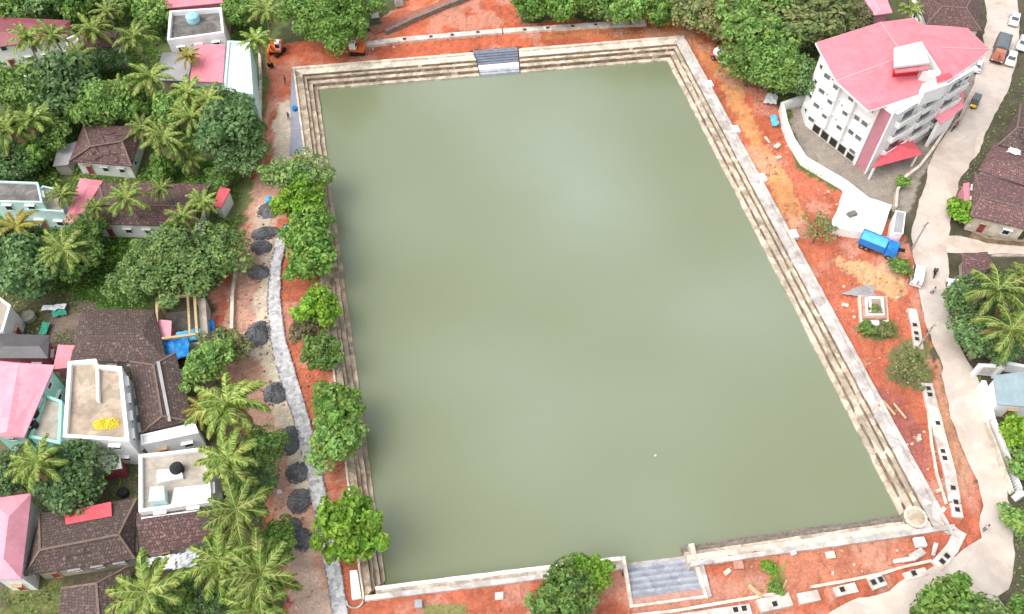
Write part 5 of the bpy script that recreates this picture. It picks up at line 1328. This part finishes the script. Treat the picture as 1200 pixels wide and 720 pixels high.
car('pale car highest up the road at the top right', 1187, 26, 1184, 38, 3.8)
car('white car half hidden beside the roof of the flats', 1143, 80, 1146, 68, 3.6)
def lorry(label, px, py, fx, fy, cab, bed, cover, L=6.2, wd=2.2, cat='truck', H=2.5):
    t = T('truck', label, cat, (0, 0, 0), 'trucks on site'); h = L / 2
    MB().box((-.1, 0, .75), (L - .3, wd * .45, .25)).build('chassis', M['black'], t)
    cb = profile(MB(), [(h - 1.75, .55), (h - .02, .55), (h, 1.35), (h - .25, 2.25), (h - 1.75, 2.3)], wd * .95, 1.4).build('cab', M[cab], t, bevel=.06)
    MB().bar((h + .0, 0, 1.42), (h - .2, 0, 2.12), wd * .76, .05).build('windscreen', M['glass'], cb)
    for y in (-wd * .4, wd * .4): MB().box((h + .01, y * .9, .85), (.08, .28, .2)).build('headlight', M['lampglass'], cb)
    MB().box((h + .06, 0, .6), (.14, wd * .96, .22)).build('bumper', M['black'], cb)
    MB().box((h - .9, 0, 2.36), (1.2, wd * .7, .08)).build('cab_roof_panel', M[cab], cb, bevel=.03)
    bx = MB(); x0, x1 = -h, h - 1.85; cxx = (x0 + x1) / 2; ll = x1 - x0
    bx.box((cxx, 0, 1.0), (ll, wd, .14))
    for y in (-wd / 2 + .05, wd / 2 - .05): bx.box((cxx, y, 1.07 + (H - 1.07) / 2), (ll, .1, H - 1.07))
    for x in (x0 + .05, x1 - .05): bx.box((x, 0, 1.07 + (H - 1.07) / 2), (.1, wd - .21, H - 1.07))
    cg = bx.build('cargo_bed', M[bed], t)
    cv = MB(); n = 8
    prof = [(-wd / 2 + .12, H - .2)] + [(-wd / 2 + .12 + (wd - .24) * i / n, H - .12 + .22 * math.sin(math.pi * i / n)) for i in range(n + 1)] + [(wd / 2 - .12, H - .2)]
    vs = [(x0 + .12, y, z) for y, z in prof] + [(x1 - .12, y, z) for y, z in prof]; m_ = len(prof)
    cv.mesh(vs, [(i, i + 1, i + 1 + m_, i + m_) for i in range(m_ - 1)]); cv.build('cover', M[cover], cg)
    for k in range(4):
        x = x0 + .4 + (ll - .8) * k / 3
        for y in (-wd / 2 - .03, wd / 2 + .03): MB().box((x, y, 1.07 + (H - 1.07) / 2), (.1, .06, H - 1.1)).build('stake', M[cab], cg)
    for x in (h - .95, -h + 1.5, -h + .75) if L > 5.5 else (h - .95, -h + 1.0):
        for y in (-wd * .42, wd * .42): wheel(t, x, y, .44, .28)
    l, rz = loc_of(px, py, fx, fy); t.location = l; t.rotation_euler = (0, 0, rz); return t
lorry('faded red cargo truck with a grey covered bed coming down the road by the flats', 1169, 64, 1165, 78, 'redcab', 'greybed', 'greybed', 6.6, 2.3)
lorry('blue lorry with a pale blue covered bed on the red earth by the whitewashed building', 1027, 293, 1042, 299, 'bluetarp', 'blue', 'cyan', 5.8, 2.3, H=2.1)
# auto rickshaw
t = T('auto_rickshaw', 'black and yellow auto rickshaw at the kerb in front of the flats', 'auto rickshaw', (0, 0, 0))
bo = profile(MB(), [(-1.3, .3), (.8, .3), (1.25, .5), (1.2, .95), (.9, 1.05), (.5, 1.0), (.45, .65), (-.5, .6), (-.55, 1.0), (-1.3, 1.0)], 1.25).build('body', M['black'], t, bevel=.04)
MB().box((-.35, 0, 1.72), (1.9, 1.28, .1)).build('canopy', M['greybed'], bo, bevel=.04)
profile(MB(), [(1.0, 1.06), (.66, 1.7), (.6, 1.7), (.92, 1.06)], 1.15).build('windscreen', M['glass'], bo)
MB().box((1.05, 0, .75), (.42, 1.1, .5)).build('front_panel', M['yellow'], bo, bevel=.1)
for y in (-.64, .64): MB().box((-.4, y, .7), (1.6, .04, .3)).build('side_panel', M['yellow'], bo)
for x, y in ((.5, -.55), (.5, .55), (-1.2, -.55), (-1.2, .55)): MB().box((x, y, 1.35), (.06, .06, .72)).build('pillar', M['black'], bo)
MB().box((-.75, 0, .82), (.45, 1.1, .5)).build('seat', M['darkcloth'], bo)
wheel(t, .95, 0, .24, .14); wheel(t, -.9, -.52, .24, .14); wheel(t, -.9, .52, .24, .14)
t.location, rz = loc_of(1140, 124, 1136, 134); t.rotation_euler = (0, 0, rz)
# people
def person(label, px, py, shirt, legs, face, sit=False, z0=0.0, arms=.35, parent_loc=None):
    t = T('person', label, 'person', (0, 0, 0))
    bm_v = []; me = bpy.data.meshes.new('body')
    if not sit:
        J = [(0, 0, .95), (0, 0, 1.2), (0, 0, 1.42), (0, 0, 1.53), (.02, 0, 1.66), (.02, 0, 1.76),
             (0, .1, .9), (.05, .11, .5), (-.04, .11, .07), (.12, .12, .04), (0, -.1, .9), (-.1, -.11, .5), (-.2, -.11, .1), (-.06, -.12, .05),
             (0, .2, 1.42), (.02, .27, 1.13), (.14, .27, .9), (.2, .26, .82), (0, -.2, 1.42), (-.02, -.27, 1.13), (.1, -.27, .9), (.16, -.26, .82)]
    else:
        J = [(0, 0, .82), (.03, 0, 1.05), (.08, 0, 1.27), (.1, 0, 1.38), (.14, 0, 1.5), (.14, 0, 1.6),
             (.05, .11, .8), (.45, .2, .75), (.32, .2, .35), (.46, .2, .3), (.05, -.11, .8), (.45, -.2, .75), (.32, -.2, .35), (.46, -.2, .3),
             (.08, .2, 1.27), (.22, .29, 1.05), (.5, .27, 1.0), (.58, .26, 1.0), (.08, -.2, 1.27), (.22, -.29, 1.05), (.5, -.27, 1.0), (.58, -.26, 1.0)]
    Ed = [(0, 1), (1, 2), (2, 3), (3, 4), (4, 5), (0, 6), (6, 7), (7, 8), (8, 9), (0, 10), (10, 11), (11, 12), (12, 13), (2, 14), (14, 15), (15, 16), (16, 17), (2, 18), (18, 19), (19, 20), (20, 21)]
    rad = [.15, .14, .15, .06, .105, .08, .1, .068, .045, .04, .1, .068, .045, .04, .065, .048, .036, .035, .065, .048, .036, .035]
    me.from_pydata(J, Ed, []); o = bpy.data.objects.new('body', me); COL.objects.link(o); o.parent = t
    sk = o.modifiers.new('skin', 'SKIN'); o.modifiers.new('sub', 'SUBSURF').levels = 2; o.modifiers['sub'].render_levels = 2
    for v, r_ in zip(me.skin_vertices[0].data, rad): v.radius = (r_, r_)
    me.skin_vertices[0].data[0].use_root = True
    # clothing bands by height in the figure's own material
    m, nt, b = NM('clothed_figure'); tc = nt.nodes.new('ShaderNodeTexCoord'); sp = nt.nodes.new('ShaderNodeSeparateXYZ'); nt.links.new(tc.outputs['Object'], sp.inputs[0])
    mr = nt.nodes.new('ShaderNodeMath'); mr.operation = 'DIVIDE'; nt.links.new(sp.outputs[2], mr.inputs[0]); mr.inputs[1].default_value = 2
    hz = (.86 if sit else .95) / 2; nk = (1.36 if sit else 1.5) / 2
    r = ramp(nt, mr.outputs[0], [(0, face), (.055, legs), (hz, shirt), (nk, face)]); r.node.color_ramp.interpolation = 'CONSTANT'
    nt.links.new(r, b.inputs['Base Color']); b.inputs['Roughness'].default_value = .8
    me.materials.append(m)
    hx = J[4]; hm = MB()
    vs = []; n1, n2 = 6, 10
    for i in range(n1 + 1):
        th = i / n1 * 1.75
        for j in range(n2): ph = 2 * math.pi * j / n2; vs.append((hx[0] - .015 + .112 * math.sin(th) * math.cos(ph), .112 * math.sin(th) * math.sin(ph), hx[2] + .055 + .1 * math.cos(th)))
    hm.mesh(vs, [(i * n2 + j, i * n2 + (j + 1) % n2, (i + 1) * n2 + (j + 1) % n2, (i + 1) * n2 + j) for i in range(n1) for j in range(n2)])
    hair = hm.build('hair', M['hair'], None); hair.parent = t
    return t
SK = (.25, .14, .09)
def put(t, px, py, rz): q = P(px, py, 0); t.location = (q.x, q.y, t.location.z); t.rotation_euler = (0, 0, rz); return t
put(person('person in purple clothes standing on the dirt road near the bottom edge', 0, 0, (.13, .05, .25), (.1, .05, .2), SK), 339, 707, 1.9)
put(person('person in a pale shirt walking on the road below the motorcycle', 0, 0, (.5, .5, .48), (.05, .055, .08), SK), 1091, 345, -1.5)
put(person('person in dark clothes at the far left of the tank near the blue bin', 0, 0, (.06, .07, .1), (.03, .03, .04), SK), 339, 141, -.3)
put(person('person in a dark shirt standing on the earth by the far left corner', 0, 0, (.05, .05, .07), (.12, .1, .08), SK), 335, 98, 0)
put(person('person in a pale shirt at the road bend near the debris, right', 0, 0, (.5, .45, .42), (.06, .06, .08), SK), 1152, 622, .5)
def motorcycle(label, px, py, fx, fy, group='motorcycles by the road'):
    t = T('motorcycle', label, 'motorcycle', (0, 0, 0), group)
    wheel(t, .65, 0, .3, .11); wheel(t, -.62, 0, .3, .13)
    MB().tube([(-.6, 0, .35), (-.2, 0, .45), (.25, 0, .5), (.5, 0, .85)], [.06, .13, .12, .05], 8).build('frame', M['black'], t)
    MB().tube([(.65, 0, .3), (.48, 0, .95)], .035, 6).build('fork', M['chrome'], t)
    MB().tube([(.42, -.36, 1.0), (.5, 0, .96), (.42, .36, 1.0)], .025, 6).build('handlebar', M['black'], t)
    MB().box((.18, 0, .78), (.48, .26, .22), 0, .8).build('fuel_tank', M['redpaint'], t, bevel=.06)
    MB().box((-.38, 0, .8), (.72, .26, .12)).build('seat', M['black'], t, bevel=.04)
    MB().box((.62, 0, .86), (.12, .16, .16)).build('headlight', M['lampglass'], t, bevel=.03)
    l, rz = loc_of(px, py, fx, fy); t.location = l; t.rotation_euler = (0, 0, rz); return t
mc = motorcycle('motorcycle ridden by someone in the middle of the right-hand road', 1094, 322, 1096, 306)
rd = person('person in dark clothes riding the motorcycle on the road', 0, 0, (.04, .045, .06), (.03, .03, .04), SK, sit=True)
rd.location = mc.location + Vector((0, 0, .06)); rd.rotation_euler = mc.rotation_euler; rd.location -= Vector((math.cos(mc.rotation_euler.z), math.sin(mc.rotation_euler.z), 0)) * .3
motorcycle('motorcycle parked at the kerb below the auto rickshaw, nearer one', 1117, 152, 1122, 146)
motorcycle('motorcycle parked at the kerb just below the auto rickshaw, farther one', 1121, 147, 1126, 141)
# excavators and site machines
def excavator(label, px, py, yaw, swing, col='orange'):
    t = T('excavator', label, 'excavator', (0, 0, 0), 'excavators beyond the tank')
    for y in (-.85, .85):
        tr = profile(MB(), [(-1.5, .35), (-1.3, .08), (1.3, .08), (1.5, .35), (1.3, .72), (-1.3, .72)], .5); tr.v = [(a, b + y, c_) for a, b, c_ in tr.v]; tr.build('track', M['black'], t, bevel=.05)
    MB().box((0, 0, .6), (1.6, 1.2, .4)).build('undercarriage', M['black'], t)
    r = lambda x, y: (x * math.cos(swing) - y * math.sin(swing), x * math.sin(swing) + y * math.cos(swing))
    def bx(c_, d, top=1): p_ = r(c_[0], c_[1]); return MB().box((p_[0], p_[1], c_[2]), d, swing, top)
    up = bx((-.2, 0, 1.15), (2.7, 2.2, .5)).build('upper_body', M[col], t, bevel=.06)
    bx((-1.1, 0, 1.65), (1.0, 2.1, .55)).build('engine_cover', M[col], up, bevel=.1)
    cb = bx((.45, .62, 2.1), (1.25, .9, 1.4), .92).build('cab', M['clean_white'], up, bevel=.06)
    bx((.47, .62, 2.25), (1.28, .78, .8), .95).build('window', M['glass'], cb)
    bx((.45, .62, 2.83), (1.1, .8, .06)).build('cab_roof', M['clean_white'], cb)
    pt = lambda x, z: Vector((*r(x, -.25), z))
    bm_ = MB(); bm_.bar(pt(.9, 1.4), pt(2.3, 3.3), .35, .45); bm_.bar(pt(2.3, 3.3), pt(3.9, 3.1), .33, .4); bm_.build('boom', M[col], up)
    MB().bar(pt(4.1, 3.3), pt(4.5, 1.1), .3, .36).build('arm', M[col], up)
    bk = profile(MB(), [(4.25, 1.1), (4.75, 1.15), (4.7, .45), (4.35, .12), (3.9, .2), (3.85, .35), (4.2, .5)], .9); bk.v = [(*r(a, b - .25), c_) for a, b, c_ in bk.v]; bk.build('bucket', M['black'], up)
    q = P(px, py, 0); t.location = (q.x, q.y, 0); t.rotation_euler = (0, 0, yaw); return t
excavator('orange excavator with a whitish cab on the red lane at the far left corner', 325, 62, 1.0, -2.6)
excavator('orange excavator beside the big spreading tree, on the red earth beyond the tank', 419, 62, .1, 2.9)
t = T('concrete_mixer', 'dark red concrete mixer with a pale drum on the red track, far right corner', 'concrete mixer', (0, 0, 0))
MB().box((0, 0, .75), (2.6, 1.2, .2)).build('frame', M['redcab'], t)
MB().tube([(-1.0, 0, 1.5), (-.6, 0, 1.5), (.2, 0, 1.65), (.75, 0, 1.85), (.95, 0, 1.95)], [.35, .75, .8, .5, .4], 16).build('drum', M['white'], t)
MB().box((-1.15, 0, 1.15), (.6, .9, .6)).build('engine_box', M['redpaint'], t, bevel=.05)
MB().bar((1.0, 0, .8), (2.3, 0, .5), .14, .14).build('tow_bar', M['black'], t)
MB().box((1.5, 0, .55), (1.0, 1.1, .5), 0, 1.25).build('hopper', M['whitetarp'], t)
for y in (-.7, .7): wheel(t, -.3, y, .45, .2)
q = P(840, 70, 0); t.location = (q.x, q.y, 0); t.rotation_euler = (0, 0, -1.0)

# ================================================================== HEAPS, TARPAULINS, SMALL THINGS
def heap(label, px, py, rpx, rpy, h, mat='gravel', name='gravel_heap', cat='gravel heap', seed=1, group='grey gravel heaps along the paver path'):
    h *= 1.35; q = P(px, py, 0); ppm = FOC / (q - CAMP).length; rx = rpx / ppm; ry = rpy / ppm / .85
    r = random.Random(seed); n1, n2 = 9, 26; mb = MB(); vs = [(0, 0, h)]
    ph = [r.uniform(0, 6.28) for _ in range(4)]
    for i in range(1, n1 + 1):
        f_ = i / n1
        for j in range(n2):
            a = 2 * math.pi * j / n2; k = 1 + .12 * math.sin(2 * a + ph[0]) + .09 * math.sin(3 * a + ph[1]) + .05 * math.sin(7 * a + ph[2])
            z = h * (1 - f_) ** .8 * (1 + .1 * math.sin(5 * a + i)) + r.uniform(-.1, .1) - (.12 if i == n1 else 0)
            vs.append((rx * k * f_ + r.uniform(-.05, .05), 0, 0)); vs[-1] = (rx * k * f_ * math.cos(a) + r.uniform(-.05, .05), ry * k * f_ * math.sin(a) + r.uniform(-.05, .05), z)
    fs = [(0, 1 + j, 1 + (j + 1) % n2) for j in range(n2)] + [(1 + i * n2 + j, 1 + (i + 1) * n2 + j, 1 + (i + 1) * n2 + (j + 1) % n2, 1 + i * n2 + (j + 1) % n2) for i in range(n1 - 1) for j in range(n2)]
    mb.mesh(vs, fs)
    for k in range(260):
        a = r.uniform(0, 6.28); f_ = 1.12 * r.random() ** .5; s = r.uniform(.06, .2)
        mb.box((rx * f_ * math.cos(a), ry * f_ * math.sin(a), h * max(0, 1 - f_) ** .8), (s, s * 1.2, s), r.uniform(0, 3), .7)
    o = mb.build(name, M[mat]); o.location = (q.x, q.y, 0); o.rotation_euler = (0, 0, r.uniform(-.3, .3))
    return tag(o, label, cat, group)
for k, (px, py, rx, ry, h, lab) in enumerate((
    (320, 208, 10, 9, 1.0, 'grey gravel heap beside the farthest avenue tree'),
    (315, 247, 13, 9, 1.2, 'dark gravel heap just below the cyan bin'),
    (311, 274, 14, 8, 1.1, 'grey gravel heap below a pale bare square, where the paver path begins'),
    (306, 290, 11, 8, 1.0, 'smallish gravel heap tight below the one where the path begins'),
    (303, 319, 12, 8, 1.0, 'low gravel heap on the pale strip, alone above the long gap in the row'),
    (302, 392, 13, 14, 1.4, 'big gravel heap level with the blue tarpaulins'),
    (322, 461, 12, 12, 1.2, 'round smooth gravel heap beside the topmost big palm'),
    (339, 516, 12, 15, 1.3, 'tall pointed gravel heap against the path beside the merged pair of trees'),
    (349, 554, 12, 10, 1.1, 'gravel heap directly above a yellowish bare patch, near the path'),
    (351, 587, 12, 12, 1.3, 'gravel heap left of the bright lime-green tree, upper one'),
    (345, 619, 8, 9, .8, 'smaller upper half of the two joined gravel heaps left of the lime-green tree'),
    (355, 633, 10, 10, 1.0, 'larger lower half of the two joined gravel heaps left of the lime-green tree'))):
    heap(lab, px, py, rx, ry, h, seed=k + 5)
YM = plain('yellow_grain', (.75, .6, .06), .9, .2, 3, bmp=.4); M['yellowgrain'] = YM
for px, lab in ((119, 'left of two yellow heaps drying on the white terrace'), (130, 'right of two yellow heaps drying on the white terrace')):
    o = heap(lab, px, 497, 9, 6, .5, 'yellowgrain', 'grain_heap', 'heap', px, 'yellow heaps on the white terrace'); q = P(px, 497, 5.98); o.location = (q.x, q.y, 5.97); o.scale = (.85, .8, 1)
def tarp(label, quad, z, mat, seed=1, amp=.25, name='tarpaulin', cat='tarpaulin', n=9, group='tarpaulins', sag=0):
    """crumpled sheet over a quad, with its own thickness"""
    r = random.Random(seed); q = [P(a, b, zz) for (a, b), zz in zip(quad, z if isinstance(z, (list, tuple)) else [z] * 4)]
    c = sum(q, Vector()) / 4; mb = MB(); vs = []
    for i in range(n + 1):
        for j in range(n + 1):
            u, v = i / n, j / n
            p_ = q[0].lerp(q[1], u).lerp(q[3].lerp(q[2], u), v)
            e = .15 if i in (0, n) or j in (0, n) else 0
            vs.append((p_.x - c.x + r.uniform(-.1, .1), p_.y - c.y + r.uniform(-.1, .1), p_.z - c.z + r.uniform(-amp, amp) * .6 + amp * .6 * math.sin(u * 9 + seed) * math.cos(v * 5 + seed) - sag * math.sin(u * 3.14) * math.sin(v * 3.14) - e * amp))
    w_ = n + 1
    mb.mesh(vs, [(i * w_ + j, (i + 1) * w_ + j, (i + 1) * w_ + j + 1, i * w_ + j + 1) for i in range(n) for j in range(n)])
    o = mb.build(name, M[mat]); o.location = c; so = o.modifiers.new('thick', 'SOLIDIFY'); so.thickness = .03
    return tag(o, label, cat, group)
tarp('deep blue tarpaulin sagging over the yard below the half-built frame', [(188, 424), (222, 418), (220, 394), (182, 396)], [2.4, 2.2, 2.5, 2.6], 'bluetarp', 3)
tarp('cyan blue tarpaulin between the half-built frame and the deep blue sheet', [(204, 402), (242, 396), (234, 384), (206, 390)], [2.3, 2.2, 2.5, 2.5], 'cyan', 4)
tarp('small bright blue tarpaulin on the right side of the half-built frame', [(238, 392), (252, 388), (250, 374), (238, 376)], 1.5, 'bluetarp', 5)
tarp('crumpled white tarpaulin in front of the sloping tiled house, left piece', [(166, 664), (206, 668), (204, 650), (166, 654)], [1.6, 1.8, 2.4, 2.2], 'whitetarp', 6, .35)
tarp('crumpled white tarpaulin in front of the sloping tiled house, right piece', [(203, 668), (238, 660), (228, 643), (200, 651)], [1.6, 1.6, 2.4, 2.4], 'whitetarp', 7, .3)
tarp('cyan tarpaulin bundle under the trees right of the red track', [(874, 89), (890, 88), (889, 79), (876, 80)], .9, 'cyan', 8, .3)
tarp('white sheet lying on the earth below the cyan bundle', [(894, 120), (910, 122), (912, 112), (900, 108)], .7, 'whitetarp', 9, .15)
tarp('small pale blue scrap of sheeting near the compound wall corner', [(905, 148), (914, 146), (909, 134), (902, 136)], .5, 'cyan', 10, .2)
tarp('green mat on the yard left of the collapsing tiled house, upper piece', [(62, 372), (78, 368), (76, 362), (60, 364)], .5, 'greenmat', 11, .1)
tarp('green mat on the yard left of the collapsing tiled house, lower piece', [(45, 392), (54, 392), (58, 378), (50, 378)], .6, 'greenmat', 12, .1)
tarp('white and maroon washing heaped at the top of the brown yard', [(48, 364), (76, 362), (78, 356), (50, 358)], .8, 'whitetarp', 13, .25)
tarp('pink tarpaulin behind the blue lorry by the road', [(1034, 288), (1054, 288), (1052, 279), (1036, 277)], 1.4, 'palepink', 14, .15)
tarp('white plastic sheet on the tiled house at the right edge', [(1180, 178), (1196, 182), (1196, 176), (1184, 172)], 4.7, 'whitetarp', 15, .15)
tarp('grey plastic sheet spread on the earth behind the shrine planter', [(984, 345), (1026, 348), (1022, 334), (1004, 336)], .35, 'greysheet', 16, .12)
tarp('blue sheet under trees at upper left beside the round green bush', [(48, 162), (68, 162), (70, 152), (52, 152)], 1.0, 'bluetarp', 17, .25)
# tanks, bins and boxes
def wtank(px, py, z, r_, h, mat, label, name='water_tank', cat='water tank'):
    q = P(px, py, z); t = T(name, label, cat, (q.x, q.y, z), 'water tanks and bins')
    MB().tube([(q.x, q.y, z + .01), (q.x, q.y, z + h * .3), (q.x, q.y, z + h * .8), (q.x, q.y, z + h)], [r_, r_ * 1.02, r_, r_ * .7], 18).build('tank_body', M[mat], t)
    MB().tube([(q.x, q.y, z + h), (q.x, q.y, z + h + .12)], r_ * .4, 14).build('lid', M[mat], t)
    mb = MB()
    for k in (.25, .5, .75):
        for j in range(18):
            a = j * math.pi / 9; b = (j + 1) * math.pi / 9
            mb.bar((q.x + r_ * 1.02 * math.cos(a), q.y + r_ * 1.02 * math.sin(a), z + h * k), (q.x + r_ * 1.02 * math.cos(b), q.y + r_ * 1.02 * math.sin(b), z + h * k), .05, .06)
    mb.build('hoop', M[mat], t); return t
M['paleblue'] = plain('pale_blue_plastic', (.35, .65, .75), .4, .1, 2)
wtank(227, 25, 6.18, 1.1, 1.5, 'paleblue', 'pale blue water tank on the dark-stained terrace')
wtank(209, 552, 5.46, .75, 1.2, 'black', 'black water tank on the bright white terrace')
wtank(42, 488, 4.36, .6, .9, 'black', 'black water tank in the pit of the mint terrace, upper one')
wtank(40, 500, 4.36, .6, .9, 'black', 'black water tank in the pit of the mint terrace, lower one')
wtank(316, 237, 0, .55, 1.0, 'cyan', 'cyan bin standing above the dark gravel heap', 'bin', 'bin')
wtank(346, 129, .07, .42, .8, 'bluetarp', 'blue bin on the blue-grey paving by the far left corner', 'bin', 'bin')
wtank(35, 374, 0, .95, 1.1, 'concrete', 'round concrete well ring on the brown yard', 'well_ring', 'well')
wtank(146, 579, 0, .6, .9, 'black', 'black water tank beside the dark tiled house with red patch', 'water_tank')
t = T('shrine', 'small square shrine planter with red and white stepped edges on the red earth', 'shrine', (*P(1024, 364).to_2d(), 0))
q = [P(x, y, .5) for x, y in ((1008, 377), (1042, 377), (1040, 347), (1006, 346))]
MB().prism(q, -.1, .4).build('base', M['cream'], t)
for k, (d0, z0, z1, mt) in enumerate(((.35, .402, .75, 'brickpink'), (.75, .752, 1.05, 'clean_white'), (1.05, 1.052, 1.35, 'brickpink'))):
    MB().prism(inset(q, d0), z0, z1).build('tier', M[mt], t)
o2 = [V3(v, 0) for v in inset(q, 1.05)]; i2 = [V3(v, 0) for v in inset(q, 1.35)]; mb = MB()
for i in range(4): mb.prism([o2[i], o2[(i + 1) % 4], i2[(i + 1) % 4], i2[i]], 1.353, 1.6)
mb.build('rim', M['clean_white'], t)
MB().prism(inset(q, 1.36), 1.352, 1.42).build('soil', M['stone'], t)
e = (q[0] + q[1]) / 2
MB().box((e.x, e.y - .3, .25), (1.3, .7, .5)).build('step', M['clean_white'], t)
# loose slabs, planks and stone blocks lying about
def block(label, px, py, d, rz, mat, name='stone_block', cat='stone block', z=0, tilt=0, group='loose blocks and slabs'):
    q = P(px, py, z); r = random.Random(int(px * 7 + py)); mb = MB(); mb.box((0, 0, d[2] / 2), d, 0, r.uniform(.9, .98))
    mb.v = [(a + r.uniform(-.06, .06), b + r.uniform(-.06, .06), c_ + r.uniform(-.03, .03)) for a, b, c_ in mb.v]
    o = mb.build(name, M[mat], bevel=.04); o.location = (q.x, q.y, z + .01); o.rotation_euler = (tilt, 0, rz); return tag(o, label, cat, group)
for row in (
    ('square pale manhole block on the piled slabs, near right corner', 1077, 637, (1.3, 1.2, .6), .1, 'clean_white'),
    ('long pale slab lying on the left of the pile, near right corner', 1059, 657, (2.6, .5, .35), .15, 'clean_white'),
    ('pale slab in the middle of the pile, near right corner', 1075, 650, (1.9, 1.0, .4), .5, 'parapet'),
    ('pale slanting slab on the right of the pile, near right corner', 1094, 645, (1.8, .5, .4), 1.1, 'parapet'),
    ('cream block on the red earth close to the longest drain', 1100, 576, (.8, .5, .4), .3, 'cream'),
    ('small pale block near the round stone platform on the red earth', 1105, 598, (.6, .5, .35), .9, 'white'),
    ('small square pit frame on the near red bank by the rubble wall', 973, 651, (1.1, .9, .25), .1, 'cream'),
    ('white block against the coping, right of the weed clump', 929, 649, (.6, .5, .5), .2, 'clean_white'),
    ('small brick-red square pit beside the ghat on the near bank', 865, 662, (1.2, 1.1, .2), .1, 'brickpink'),
    ('cream rubble block on the near bank below the brick-red pit', 852, 671, (.9, .5, .3), .6, 'cream'),
    ('brick-red square pit on the near bank left of the round dark tree', 585, 699, (1.0, .9, .2), .1, 'cream'),
    ('blue-grey box on the near red bank at the bottom edge', 491, 709, (.9, .9, .5), .1, 'ghat'),
    ('whitish block half buried on the orange track by the second pier', 912, 186, (.9, .6, .4), .4, 'cream'),
    ('cream block on the red earth near the compound wall bend', 911, 172, (1.1, .7, .4), .8, 'cream'),
    ('long pale stone block on the earth beside the bent compound wall', 899, 165, (1.6, .35, .3), 1.9, 'cream'),
    ('white box near the cyan bundle under the trees', 897, 102, (.8, .7, .7), .2, 'clean_white'),
    ('white stone block by the curved kerb left of the shrine planter', 990, 358, (1.0, .5, .3), -.4, 'cream'),
    ('short pale plank pair on the red earth below the thin brownish tree, left one', 1041, 478, (2.6, .3, .2), -1.1, 'wood'),
    ('short pale plank pair on the red earth below the thin brownish tree, right one', 1054, 482, (2.6, .3, .2), -1.1, 'wood'),
    ('pale ball-shaped stone alone on dark red earth right of the tank', 1076, 516, (.6, .6, .5), .3, 'cream'),
    ('weathered plank leaning by the raised white drain, near bank', 918, 688, (2.2, .25, .15), .95, 'wood'),
    ('broken timber across the bank left of the raised white drain', 885, 694, (2.0, .5, .25), -.8, 'wood'),
    ('white stone beside the dirt road, near the lime-green tree', 328, 577, (.6, .5, .3), .2, 'clean_white'),
    ('white container box at the top edge on the rust-brown lane', 439, 19, (1.6, 1.4, 1.3), .3, 'clean_white'),
    ('pale grey box at the top edge beyond the rust-brown lane', 468, 6, (1.6, 1.4, 1.6), .3, 'parapet'),
    ('tan board leaning on the brown yard beside the concrete well ring', 19, 379, (1.2, 3.0, .3), -.25, 'wood'),
    ('small white block in the red lane beside the tall dark tree', 296, 199, (1.1, .8, .6), .5, 'clean_white'),
): block(*row)
# uncountable rubble on the bare earth
rr = random.Random(77); mb = MB(); mp = MB()
RP = [PX(z_) for z_ in ([(880, 110), (905, 115), (938, 195), (1000, 240), (975, 270), (1075, 335), (1080, 350), (1060, 410), (1100, 500), (1120, 590), (1095, 590), (1000, 430), (900, 215)], [(830, 660), (1080, 625), (1120, 640), (1050, 690), (850, 715), (520, 735), (440, 712), (720, 715), (832, 700)], [(430, 60), (800, 38), (790, 30), (560, 40), (545, 10), (470, 30)], [(300, 230), (318, 300), (318, 400), (340, 480), (370, 600), (385, 720), (345, 720), (300, 560), (262, 380), (262, 340)], [(335, 330), (360, 330), (385, 440), (395, 560), (372, 500), (340, 400)])]
for poly in RP:
    xs = [q.x for q in poly]; ys = [q.y for q in poly]; n = int(abs(area(poly)) * 2.2)
    x = rng.uniform(min(xs), max(xs), n * 2); y = rng.uniform(min(ys), max(ys), n * 2)
    ok = inpoly(x, y, poly) & (fbm(x, y, 5, 21) > .47) & ~inpoly(x, y, ROADP) & ~inpoly(x, y, LOW)
    for i in np.nonzero(ok)[0]:
        s = .08 + .3 * rr.random() ** 3; (mb if rr.random() < .8 else mp).box((x[i], y[i], s * .15), (s, s * rr.uniform(.6, 1.4), s * .7), rr.uniform(0, 3), rr.uniform(.4, .8))
tag(mb.build('red_rubble', plain('laterite_lumps', (.42, .17, .11), .95, .4, 2.5, (.55, .38, .28), 1, .6)), kind='stuff')
tag(mp.build('pale_rubble', plain('pale_stone_lumps', (.62, .52, .43), .9, .25, 2.5)), kind='stuff')

for px, py, lab in ((768, 534, 'tiny white scrap floating on the water in the near half of the tank'),):
    q = P(px, py, WZ); mb = MB(); mb.box((0, 0, .03), (.26, .2, .05), .5, .8); o = mb.build('floating_scrap', M['clean_white'], bevel=.02); o.location = (q.x, q.y, WZ); tag(o, lab, 'floating litter')
